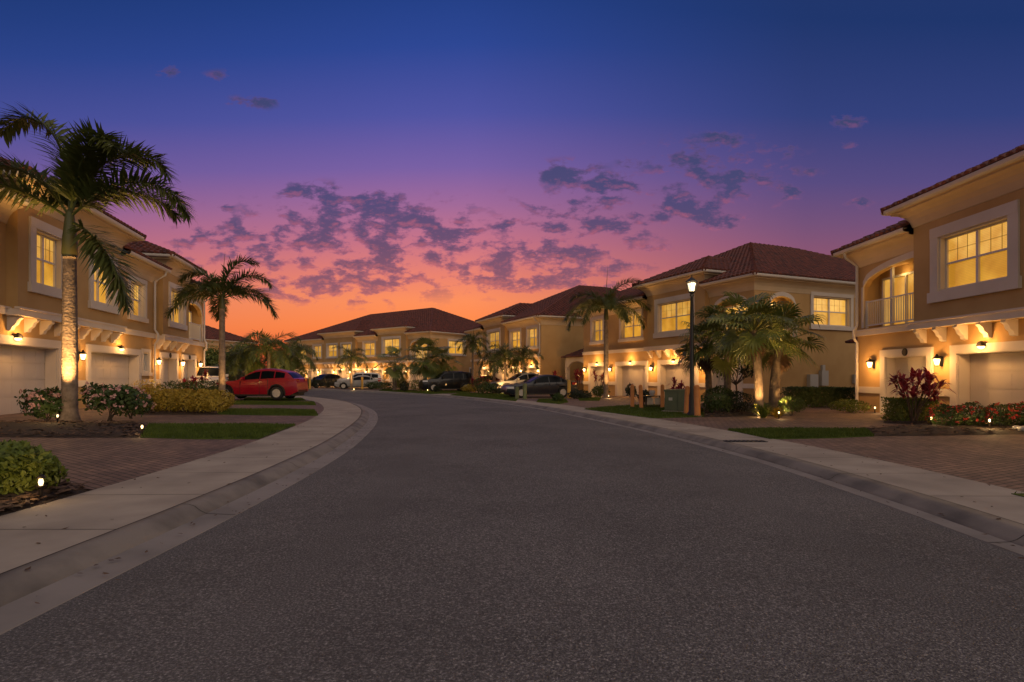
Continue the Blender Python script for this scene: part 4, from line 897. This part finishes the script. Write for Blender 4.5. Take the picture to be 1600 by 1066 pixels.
# garden lights
def garden_light(label, p, w, up=None, post=.16, bulb=None):
    o = thing('garden_light', label, 'garden light', p, 0, 'garden lights'); b = MB()
    b.lathe((0, 0, -.03), [(.02, 0), (.02, post), (.05, post + .01), (.055, post + .03)], 8); b.build('stake', M['bronze'], o)
    g = MB(); g.lathe((0, 0, post), [(.016, 0), (.024, .035), (.016, .07)], 8); g.build('lamp_glass', M['garden_glow'], o)
    c = MB(); c.lathe((0, 0, post + .075), [(.045, 0), (.04, .02), (.01, .04)], 8); c.build('lamp_cap', M['bronze'], o)
    if up: lamp(o, (0, -.0, post + .16), w, (1, .55, .18), .04, (Vector(up[0]) - Vector(p) - Vector((0, 0, post + .16)), up[1]))
    lamp(o, bulb or (0, -.12, post + .02), min(w * .12, 8) if up else w * 1.8, (1, .62, .24), .04); return o
garden_light('small glowing light in the mulch by the nearest left shrub', G2(64, 785) + Vector((0, 0, .02)), 1.2, bulb=(.02, -.13, .22))
garden_light('small glowing light where the left grass strip meets the flower bed', G2(222, 681), .9)
garden_light('spotlight in the pink flowers shining up the tall palm', GX(90, 14.75, .3), 2600, (GX(109, 15.6, 2.6), 44), .1, (-.1, -.1, .3))
garden_light('spotlight at the slim palm foot beside the golden hedge', GX(353, 27.0, .28), 160, (GX(347, 27.6, 2.2), 60), .12)
garden_light('uplight under the bushy palms behind the red car', GX(428, 39.5, .15), 600, (GX(418, 43, 2.2), 90), .12)
garden_light('spotlight at the foot of the slender palm by the red plants', GX(951, 35.6, ZR), 600, (GX(947, 36.5, 3.2), 75), .12)
garden_light('small light among the golden hedge bushes', GX(246, 22.9, .3), 14, bulb=(0, -.2, 1.25))
garden_light('bright ground light in the red flower bed on the right', GX(1546, 14.4, ZR + .06), 7, bulb=(-.05, -.12, .2))
garden_light('ground light at the box hedge end by the right flowers', GX(1455, 15.3, ZR + .05), 1.6)
garden_light('ground light by the corner downspout of the nearest right house', GX(1367, 21.3, ZR), 2.5)
garden_light('spotlight at the speckled fan palm trunk', GX(1184, 19.25, ZR), 520, (GX(1187, 19.9, 2.6) + Vector((-.1, .05, 0)), 100), .1)
garden_light('uplight below the brown skirted fan palm', GX(1226, 21.0, ZR), 260, (GX(1211, 22, 2.6), 100), .1)
garden_light('uplight below the short palm trio', GX(786, 43.6, ZR), 300, (GX(789, 46, 3), 120), .1)
garden_light('uplight below the far drooping palm', GX(553, 55, ZR), 900, (GX(549, 57, 3), 90), .1)
garden_light('uplight below the wide far fan palm', GX(668, 51, ZR), 1100, (GX(662, 53, 2.8), 120), .1)
garden_light('ground light at the spiky clumps under the fan palms', GX(1217, 18.5, ZR), 1.6)
for i, (px, Y, s, lab) in enumerate(((1588, 14.3, .09, 'pale round stone at the right flower bed edge'), (1598, 13.9, .11, 'larger pale stone at the right picture edge'), (1487, 14.4, .05, 'small pale stone below the red flowers'))):
    random.seed(200 + i); b = MB(); b.ball((0, 0, s * .5), s, 9, 6, .7); b.v = [(x * uni(.9, 1.15), y * uni(.9, 1.15), z) for x, y, z in b.v]; o = tag(b.build('stone', M['white_stone'], None, True), lab, 'stone', 'stones in the right flower bed'); o.location = GX(px, Y, ZR + .03)

# ------------------------------------------------------------------ cars
SUV = dict(L=4.68, W=1.85, H=1.66, top=[(0, .58), (.06, .78), (.3, .91), (1.0, 1.0), (1.45, 1.05), (2.2, 1.5), (2.6, 1.62), (3.1, 1.66), (3.75, 1.57), (4.15, 1.44), (4.46, 1.16), (4.6, 1.04), (4.68, .62)], belt=(1.02, 1.16), ws=(1.48, 2.25), rw=(4.12, 4.5), side=(1.8, 4.02), bp=(2.68, 2.76), cp=(3.45, 3.5), wheels=(.88, 3.62), wr=.36)
BOXY = dict(L=4.85, W=1.95, H=1.78, top=[(0, .6), (.05, .9), (.25, 1.08), (1.0, 1.14), (1.35, 1.18), (1.95, 1.68), (2.4, 1.78), (3.6, 1.77), (4.4, 1.7), (4.65, 1.5), (4.8, 1.1), (4.85, .65)], belt=(1.12, 1.18), ws=(1.38, 1.98), rw=(4.45, 4.76), side=(1.65, 4.45), bp=(2.72, 2.8), cp=(3.62, 3.7), wheels=(.95, 3.85), wr=.38)
SEDAN = dict(L=4.8, W=1.84, H=1.45, top=[(0, .52), (.06, .68), (.35, .82), (1.1, .93), (1.45, .98), (2.2, 1.36), (2.6, 1.44), (3.0, 1.45), (3.5, 1.38), (4.15, 1.08), (4.6, 1.04), (4.74, .96), (4.8, .55)], belt=(.92, 1.0), ws=(1.48, 2.25), rw=(3.5, 4.12), side=(1.8, 3.95), bp=(2.75, 2.83), cp=(3.6, 3.64), wheels=(.9, 3.72), wr=.335)
def car(label, S, mp, loc, heading, rack=False, group='parked cars'):
    root = thing('parked_car', label, 'car', loc, atan2(heading[1], heading[0]) + pi, group)
    L, Wd, H, wr = S['L'], S['W'], S['H'], S['wr']; n = 92
    tp = smooth(S['top'], 6)
    def ztop(x):
        for a, b in zip(tp, tp[1:]):
            if a.x <= x <= b.x + 1e-9: return a.y + (b.y - a.y) * ((x - a.x) / max(b.x - a.x, 1e-6))
        return tp[-1].y
    def zlow(x):
        z = .24 + (.16 * max(0, 1 - x / .3)) + (.2 * max(0, 1 - (L - x) / .4))
        for c in S['wheels']:
            d = abs(x - c)
            if d < wr + .07: z = max(z, wr + sqrt((wr + .07) ** 2 - d * d))
        return z
    def belt(x): return S['belt'][0] + (S['belt'][1] - S['belt'][0]) * min(max((x - 1.2) / 2.6, 0), 1)
    nb, ng = 6, 5; rows = []
    for i in range(n + 1):
        x = L * i / n; zt, zl_, be = ztop(x), zlow(x), belt(x); e = abs(x - L / 2) / (L / 2); wb = Wd / 2 * (1 - .2 * e ** 5 - .02 * e * e); zl_ = min(zl_, zt - .05); zb = min(be, zt - .015); R = []
        for j in range(nb + 1):
            t = j / nb; z = zl_ + (zb - zl_) * t; hh = (z - .24) / max(be - .24, .1); R.append((x, wb * (1 - .07 * (hh - .45) ** 2 * 3 - (.015 if .56 < hh < .64 else 0)), z))
        yb = R[-1][1]
        for j in range(1, ng + 1):
            t = j / ng; z = zb + (zt - .03 - zb) * t if zt - .03 > zb else zb + .001 * j; R.append((x, yb * (1 - .27 * max(0, z - zb) / max(H - be, .1) - .03 * (t == 1)), z))
        R.append((x, R[-1][1] * .86, max(zt - .008, R[-1][2]))); R.append((x, 0, zt + .012)); rows.append(R)
    m = len(rows[0]); body, wsm, rwm = MB(), MB(), MB(); gl2 = []
    for sg in (1, -1):
        glass = MB(); gl2.append(glass)
        for i in range(n):
            for j in range(m - 1):
                q = [rows[i][j], rows[i + 1][j], rows[i + 1][j + 1], rows[i][j + 1]]; cx = sum(v[0] for v in q) / 4; cz = sum(v[2] for v in q) / 4; t = body
                be = belt(cx); zt = ztop(cx)
                if nb <= j < nb + ng - 1 and S['side'][0] < cx < S['side'][1] and zt - be > .2 and not (S['bp'][0] < cx < S['bp'][1] or S['cp'][0] < cx < S['cp'][1]): t = glass
                if j >= nb + ng and S['ws'][0] < cx < S['ws'][1]: t = wsm
                if j >= nb + ng - (0) and S['rw'][0] < cx < S['rw'][1]: t = rwm
                q = [(x, y * sg, z) for x, y, z in q]; t.poly(*(q if sg == 1 else reversed(q)))
    for i in (0, n):
        R = rows[i]; body.poly(*[(x, y, z) for x, y, z in R], *[(x, -y, z) for x, y, z in reversed(R[:-1])])
    for t, nm, mt in ((body, 'body', mp), (gl2[0], 'side_window', M['carglass']), (gl2[1], 'side_window', M['carglass']), (wsm, 'windscreen', M['carglass']), (rwm, 'rear_window', M['carglass'])):
        o = t.build(nm, mt, root, nm == 'body'); o.location.x = -L / 2
    u = MB(); u.box(.25 - L / 2, L / 2 - .25, -Wd / 2 + .16, Wd / 2 - .16, .2, .62); u.build('underbody', M['cartrim'], root)
    w0, w1 = S['wheels']
    for sg in (1, -1):
        tr = MB(); tr.box(w0 + wr + .08 - L / 2, w1 - wr - .08 - L / 2, sg * (Wd / 2 - .06) - .03, sg * (Wd / 2 - .06) + .03, .2, .3); tr.build('side_skirt', M['cartrim'], root)
        for xs in (S['side'][0] - .12, (S['bp'][0] + S['bp'][1]) / 2, min(S['cp'][1] + .02, w1 - wr - .1)):
            sm = MB(); sm.box(xs - L / 2 - .008, xs - L / 2 + .008, sg * Wd / 2 * .975 - .022, sg * Wd / 2 * .975 + .022, .34, belt(xs) - .04); sm.build('door_seam', M['cartrim'], root)
    if S is not SEDAN:
        for c in S['wheels']:
            for sg in (1, -1):
                ar = MB(); k = 16; r0, r1 = wr + .045, wr + .115
                for q in range(k):
                    t0, t1 = radians(-8 + 196 * q / k), radians(-8 + 196 * (q + 1) / k); y0, y1 = sg * (Wd / 2 - .12), sg * (Wd / 2 - .006)
                    ar.hexa([(c - L / 2 + r * cos(t), y, wr + r * sin(t)) for r in (r0, r1) for y in (y0, y1) for t in (t0, t1)])
                ar.build('wheel_arch', M['cartrim'], root)
    tr = MB(); tr.box(-L / 2 + .0, -L / 2 + .2, -Wd * .3, Wd * .3, .34, .5); tr.build('front_grille', M['cartrim'], root)
    tr = MB(); tr.box(L / 2 - .2, L / 2 + .0, -Wd * .33, Wd * .33, .36, .52); tr.build('rear_bumper', M['cartrim'], root)
    for c in S['wheels']:
        for sg in (1, -1):
            y = sg * (Wd / 2 - .125); x = c - L / 2; w = MB(); pr = [(wr * .62, -.11), (wr * .9, -.115), (wr, -.08), (wr, .08), (wr * .9, .115), (wr * .62, .11)]
            w.lathe((x, y, wr), pr, 22, 'y', False); wo = w.build('wheel', M['tyre'], root, True)
            rm = MB(); yo = y + sg * .095; rm.tube([(x, yo - sg * .06, wr), (x, yo - sg * .05, wr)], wr * .66, 20)
            for k in range(5):
                a = k * 2 * pi / 5 + .3; d = Vector((cos(a), 0, sin(a))); s = Vector((-sin(a), 0, cos(a))); cpt = Vector((x, yo, wr))
                rm.hexa([cpt + d * q + s * v + Vector((0, sg * t, 0)) for t in (-.04, .0) for q in (.03, wr * .64) for v in (-.045, .035)])
            rim = [(wr * .58, -.02), (wr * .66, -.03), (wr * .66, .01), (wr * .58, .01)]
            rm.lathe((x, yo, wr), [(r, sg * d) for r, d in rim], 20, 'y', False); rm.build('rim', M['rim'], wo)
    for sg in (1, -1):
        zf = ztop(.22) - .14; h = MB(); h.hexa([(-L / 2 + x, sg * y, z) for z in (zf - .06, zf + .07) for x, y in ((.02, Wd * .24), (.02, Wd * .4), (.5, Wd * .36), (.42, Wd * .468))]); h.build('headlight', M['headlight'], root)
        zr = ztop(L - .14) - .12 if S is SEDAN else S['belt'][1] - .1; h = MB(); h.hexa([(L / 2 + x, sg * y, z) for z in (zr - .09, zr + .05) for x, y in ((-.06, Wd * .2), (-.04, Wd * .38), (-.3, Wd * .3), (-.42, Wd * .47))]); h.build('taillight', M['taillight'], root)
        k = MB(); xm = S['ws'][0] + .32 - L / 2; k.hexa([(x, sg * y, z) for z in (S['belt'][0] + .05, S['belt'][0] + .19) for x, y in ((xm, Wd * .48), (xm, Wd * .585), (xm + .13, Wd * .48), (xm + .1, Wd * .58))]); k.build('door_mirror', mp, root)
        hd = MB()
        for xx in (2.45, 3.3): hd.box(xx - L / 2, xx + .2 - L / 2, sg * Wd / 2 - .02, sg * Wd / 2 + .02, S['belt'][0] - .1, S['belt'][0] - .07)
        hd.build('door_handle', mp, root)
    if rack:
        k = MB()
        for sg in (1, -1): k.tube([(2.1 - L / 2, sg * Wd * .33, H - .06), (2.3 - L / 2, sg * Wd * .33, H + .03), (3.6 - L / 2, sg * Wd * .33, H + .01), (3.8 - L / 2, sg * Wd * .33, H - .08)], .02, 6)
        k.build('roof_rail', M['cartrim'], root)
    return root
car('red crossover parked side on in the left driveway', SUV, M['p_red'], GX(407, 31.2, .2), (-1, .04))
car('white car with its nose showing left of the slim palm trunk', BOXY, M['p_white'], GX(327, 36, .27), (.36, -.93))
car('dark blue saloon parked behind the green bollards', SEDAN, M['p_blue'], GX(842, 37.3, ZR), (-.95, -.31))
car('black off-roader parked before the third right house', BOXY, M['p_black'], GX(699, 51.5, ZR), (-.93, -.37), True)
car('dark maroon car half hidden behind the black off-roader', SEDAN, M['p_maroon'], GX(752, 58, ZR), (-.93, -.37))
car('pale silver car half hidden behind the dark blue saloon', SUV, M['p_silver'], GX(812, 46, ZR), (-.93, -.37), True)
car('silver saloon behind the yellow post at the far house', SEDAN, M['p_silver'], GX(560, 61, ZR), (-.97, -.25))
car('white van like car parked behind the silver saloon', BOXY, M['p_white'], GX(562, 65, ZR), (-.97, -.25))
car('small dark car at the far left garages', SUV, M['p_black'], GX(505, 68, ZR), (-.6, -.8))

# ------------------------------------------------------------------ sky
world = bpy.data.worlds.new('World'); scene.world = world; world.use_nodes = True; nt = world.node_tree; N = nt.nodes; L_ = nt.links; bg = N['Background']
def mth(op, a, b=None, c=None, clamp=False):
    n = N.new('ShaderNodeMath'); n.operation = op; n.use_clamp = clamp
    for i, v in enumerate((a, b, c)):
        if v is None: continue
        if isinstance(v, (int, float)): n.inputs[i].default_value = v
        else: L_.new(v, n.inputs[i])
    return n.outputs[0]
def srgb(r, g, b):
    f = lambda c: (c / 255 / 12.92) if c / 255 <= .04045 else ((c / 255 + .055) / 1.055) ** 2.4
    return (f(r), f(g), f(b), 1)
def ramp(fac, stops, interp='LINEAR'):
    n = N.new('ShaderNodeValToRGB'); cr = n.color_ramp; cr.interpolation = interp
    while len(cr.elements) < len(stops): cr.elements.new(.5)
    for e, (p, c) in zip(cr.elements, stops): e.position = p; e.color = c
    L_.new(fac, n.inputs[0]); return n.outputs[0]
def mix(f, a, b, mode='MIX'):
    n = N.new('ShaderNodeMix'); n.data_type = 'RGBA'; n.blend_type = mode
    for i, v in ((0, f), (6, a), (7, b)):
        if isinstance(v, (int, float)): n.inputs[i].default_value = v
        elif isinstance(v, tuple): n.inputs[i].default_value = v
        else: L_.new(v, n.inputs[i])
    return n.outputs[2]
tc = N.new('ShaderNodeTexCoord'); sx = N.new('ShaderNodeSeparateXYZ'); L_.new(tc.outputs['Generated'], sx.inputs[0]); dx, dy, dz = sx.outputs
el = mth('MULTIPLY', mth('ARCSINE', dz), 2 / pi, clamp=True)      # 0 horizon .. 1 zenith
az = mth('ARCTAN2', dx, dy)                                      # 0 straight ahead of the road, + to the right
D9 = lambda d: d / 90
az2 = mth('MINIMUM', mth('MULTIPLY', az, az), .7)
el = mth('MULTIPLY', el, mth('ADD', 1.0, mth('MULTIPLY', az2, .62)), clamp=True)
front = ramp(el, [(0, srgb(226, 72, 46)), (D9(2.5), srgb(246, 104, 56)), (D9(5), srgb(253, 132, 66)), (D9(7.5), srgb(250, 140, 88)), (D9(10), srgb(232, 126, 108)), (D9(13), srgb(200, 112, 130)), (D9(16.5), srgb(160, 102, 150)), (D9(20), srgb(118, 92, 162)), (D9(24.5), srgb(76, 80, 160)), (D9(30), srgb(40, 67, 146)), (D9(36), srgb(20, 54, 122)), (1, srgb(60, 62, 96))])
side = ramp(el, [(0, srgb(196, 76, 72)), (D9(6), srgb(178, 84, 92)), (D9(11), srgb(142, 80, 106)), (D9(15), srgb(114, 76, 118)), (D9(19), srgb(84, 70, 126)), (D9(25), srgb(46, 60, 122)), (D9(33), srgb(24, 49, 106)), (1, srgb(60, 62, 96))])
sidef = mth('MULTIPLY', mth('SUBTRACT', mth('ABSOLUTE', mth('ADD', az, .13)), .06), 1.85, clamp=True)
sidef = mth('MULTIPLY', sidef, mth('ADD', mth('MULTIPLY', mth('GREATER_THAN', az, -.13), .64), .36))
sky = mix(sidef, front, side)
# clouds
a_ = mth('DIVIDE', dx, mth('MAXIMUM', dy, .05)); b_ = mth('DIVIDE', dz, mth('MAXIMUM', dy, .05))
CL = [(560, 385, 235, 78, .74), (850, 415, 170, 52, .7), (1120, 275, 140, 66, .55), (930, 335, 140, 66, .58), (370, 380, 110, 50, .66), (520, 450, 170, 30, .6), (490, 300, 55, 16, .8), (570, 325, 75, 24, 1.1), (640, 345, 60, 22, 1), (700, 365, 60, 18, .9), (800, 352, 40, 12, .8), (450, 360, 45, 14, .7), (340, 365, 60, 18, .75), (430, 400, 70, 14, .7), (470, 390, 60, 18, .8), (545, 395, 60, 18, .8), (650, 400, 60, 14, .8), (600, 440, 90, 16, .8), (480, 440, 60, 14, .8), (560, 455, 90, 12, .75), (720, 385, 60, 14, .7),
      (890, 270, 50, 18, 1.05), (950, 290, 50, 18, 1.05), (985, 255, 22, 10, .6), (895, 317, 22, 9, .7), (950, 352, 50, 18, .95), (870, 355, 32, 12, .8), (1085, 325, 55, 22, 1.15), (1030, 338, 36, 10, .9), (1130, 345, 40, 14, .9), (1070, 252, 40, 16, .9), (1130, 220, 32, 20, .75), (1150, 275, 45, 20, .9), (1110, 265, 40, 14, .8), (1225, 232, 24, 12, .7), (1325, 190, 32, 11, .7), (1240, 270, 40, 10, .6), (1225, 300, 45, 14, .65), (1330, 317, 28, 10, .85), (1325, 228, 26, 8, .5),
      (860, 440, 90, 16, .9), (790, 450, 60, 12, .7), (900, 430, 70, 14, .8), (890, 397, 45, 11, .85), (825, 398, 28, 10, .7), (1010, 390, 50, 10, .7), (765, 425, 30, 8, .6), (395, 160, 42, 12, .66), (262, 110, 26, 11, .62), (345, 120, 28, 11, .6), (350, 325, 20, 8, .6)]
den = None
for px, py, sx_, sy_, am in CL:
    a0, b0 = (px - 800) / FPX, (HY - py) / FPX
    u = mth('MULTIPLY', mth('SUBTRACT', a_, a0), FPX / (sx_ * 1.12)); v = mth('MULTIPLY', mth('SUBTRACT', b_, b0), FPX / (sy_ * 1.12))
    g = mth('MULTIPLY', mth('EXPONENT', mth('MULTIPLY', mth('ADD', mth('MULTIPLY', u, u), mth('MULTIPLY', v, v)), -1.0)), am)
    den = g if den is None else mth('SMOOTH_MAX', den, g, .12)
cv = N.new('ShaderNodeCombineXYZ'); L_.new(a_, cv.inputs[0]); L_.new(mth('MULTIPLY', b_, 2.0), cv.inputs[1])
cv2 = N.new('ShaderNodeCombineXYZ'); L_.new(a_, cv2.inputs[0]); L_.new(mth('MULTIPLY', mth('SUBTRACT', b_, .009), 2.0), cv2.inputs[1])
def nz(sc, det, w, rg=.6, cv=cv):
    n = N.new('ShaderNodeTexNoise'); n.noise_dimensions = '4D'; n.inputs['W'].default_value = w; n.inputs['Scale'].default_value = sc; n.inputs['Detail'].default_value = det; n.inputs['Roughness'].default_value = rg; L_.new(cv.outputs[0], n.inputs['Vector']); return n.outputs['Fac']
n1, n2 = nz(20, 8, 1.3, .6), nz(9, 6, 5.1, .6)
band = mth('MULTIPLY', mth('SMOOTH_MIN', mth('MULTIPLY', mth('SUBTRACT', b_, .09), 7, clamp=True), mth('MULTIPLY', mth('SUBTRACT', .44, b_), 6, clamp=True), .1), mth('GREATER_THAN', dy, .1))
nlow = nz(20, 8, 1.3, .6, cv2)
d1 = mth('ADD', den, mth('MULTIPLY', mth('SUBTRACT', n1, .5), 4.2))
d1 = mth('ADD', mth('SUBTRACT', d1, .34), mth('MULTIPLY', mth('MULTIPLY', mth('SUBTRACT', n2, .55), .8), band))
cl = mth('MULTIPLY', mth('MULTIPLY', d1, 3.2, clamp=True), mth('GREATER_THAN', dy, .1), clamp=True)
cl = mth('MULTIPLY', cl, mth('MULTIPLY', mth('SUBTRACT', den, .14), 4.0, clamp=True))
cl = mth('MULTIPLY', cl, mth('ADD', .35, mth('MULTIPLY', den, 1.3), clamp=True))
core = mth('MULTIPLY', mth('SUBTRACT', d1, .04), 2.2, clamp=True)
edge = ramp(el, [(0, srgb(240, 120, 90)), (D9(9), srgb(205, 108, 110)), (D9(13), srgb(160, 92, 128)), (D9(18), srgb(112, 76, 126)), (D9(26), srgb(92, 70, 130)), (1, srgb(80, 70, 110))])
corec = ramp(el, [(0, srgb(190, 92, 90)), (D9(6), srgb(150, 82, 98)), (D9(9), srgb(128, 78, 102)), (D9(12.5), srgb(92, 68, 104)), (D9(17), srgb(70, 66, 112)), (D9(22), srgb(58, 64, 108)), (1, srgb(60, 60, 100))])
under = mth('MULTIPLY', mth('SUBTRACT', mth('SUBTRACT', n1, nlow), .035), 8.0, clamp=True)
litc = ramp(el, [(0, srgb(255, 130, 80)), (D9(9), srgb(244, 122, 100)), (D9(14), srgb(206, 100, 118)), (D9(20), srgb(150, 84, 128)), (D9(28), srgb(120, 76, 130)), (1, srgb(80, 70, 110))])
sky = mix(mth('MULTIPLY', cl, .92), sky, mix(mth('MULTIPLY', under, .5), mix(core, edge, corec), litc))
# unseen sky behind us, brightened and right-weighted as added fill for the facades
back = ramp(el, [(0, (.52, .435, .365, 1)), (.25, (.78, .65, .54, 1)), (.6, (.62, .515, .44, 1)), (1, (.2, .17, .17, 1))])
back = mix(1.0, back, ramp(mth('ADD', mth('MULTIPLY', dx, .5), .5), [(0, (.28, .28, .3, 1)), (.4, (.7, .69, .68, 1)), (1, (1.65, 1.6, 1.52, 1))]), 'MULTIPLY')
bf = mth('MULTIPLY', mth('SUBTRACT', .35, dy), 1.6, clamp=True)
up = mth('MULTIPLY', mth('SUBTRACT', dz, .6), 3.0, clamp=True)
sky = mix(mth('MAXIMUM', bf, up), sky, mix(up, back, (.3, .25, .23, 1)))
ns = N.new('ShaderNodeTexSky'); ns.sky_type = 'NISHITA'; ns.sun_disc = False; ns.sun_elevation = radians(-1); ns.sun_rotation = radians(-5)
sky = mix(.02, sky, ns.outputs[0], 'ADD')
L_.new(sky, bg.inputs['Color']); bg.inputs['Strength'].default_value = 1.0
soft_fill = bpy.data.lights.new('soft_fill', 'SUN'); soft_fill.energy = .25; soft_fill.angle = radians(60); soft_fill.color = (1, .8, .66)  # added soft fill from above and behind; direct sunlight is gone
so = bpy.data.objects.new('soft_fill', soft_fill); COL.objects.link(so); so.rotation_euler = Vector((-.4, .7, -.6)).to_track_quat('-Z', 'Y').to_euler()

# ------------------------------------------------------------------ render settings
vs = scene.view_settings; vs.view_transform = 'Standard'; vs.look = 'None'; vs.exposure = 0; vs.gamma = 1
scene.render.engine = 'CYCLES'; c = scene.cycles; c.use_denoising = True
try: c.denoiser = 'OPENIMAGEDENOISE'
except Exception: pass
c.max_bounces = 6; c.diffuse_bounces = 3; c.glossy_bounces = 2; c.transmission_bounces = 2; c.transparent_max_bounces = 6; c.sample_clamp_indirect = 4; c.sample_clamp_direct = 0
c.use_light_tree = True
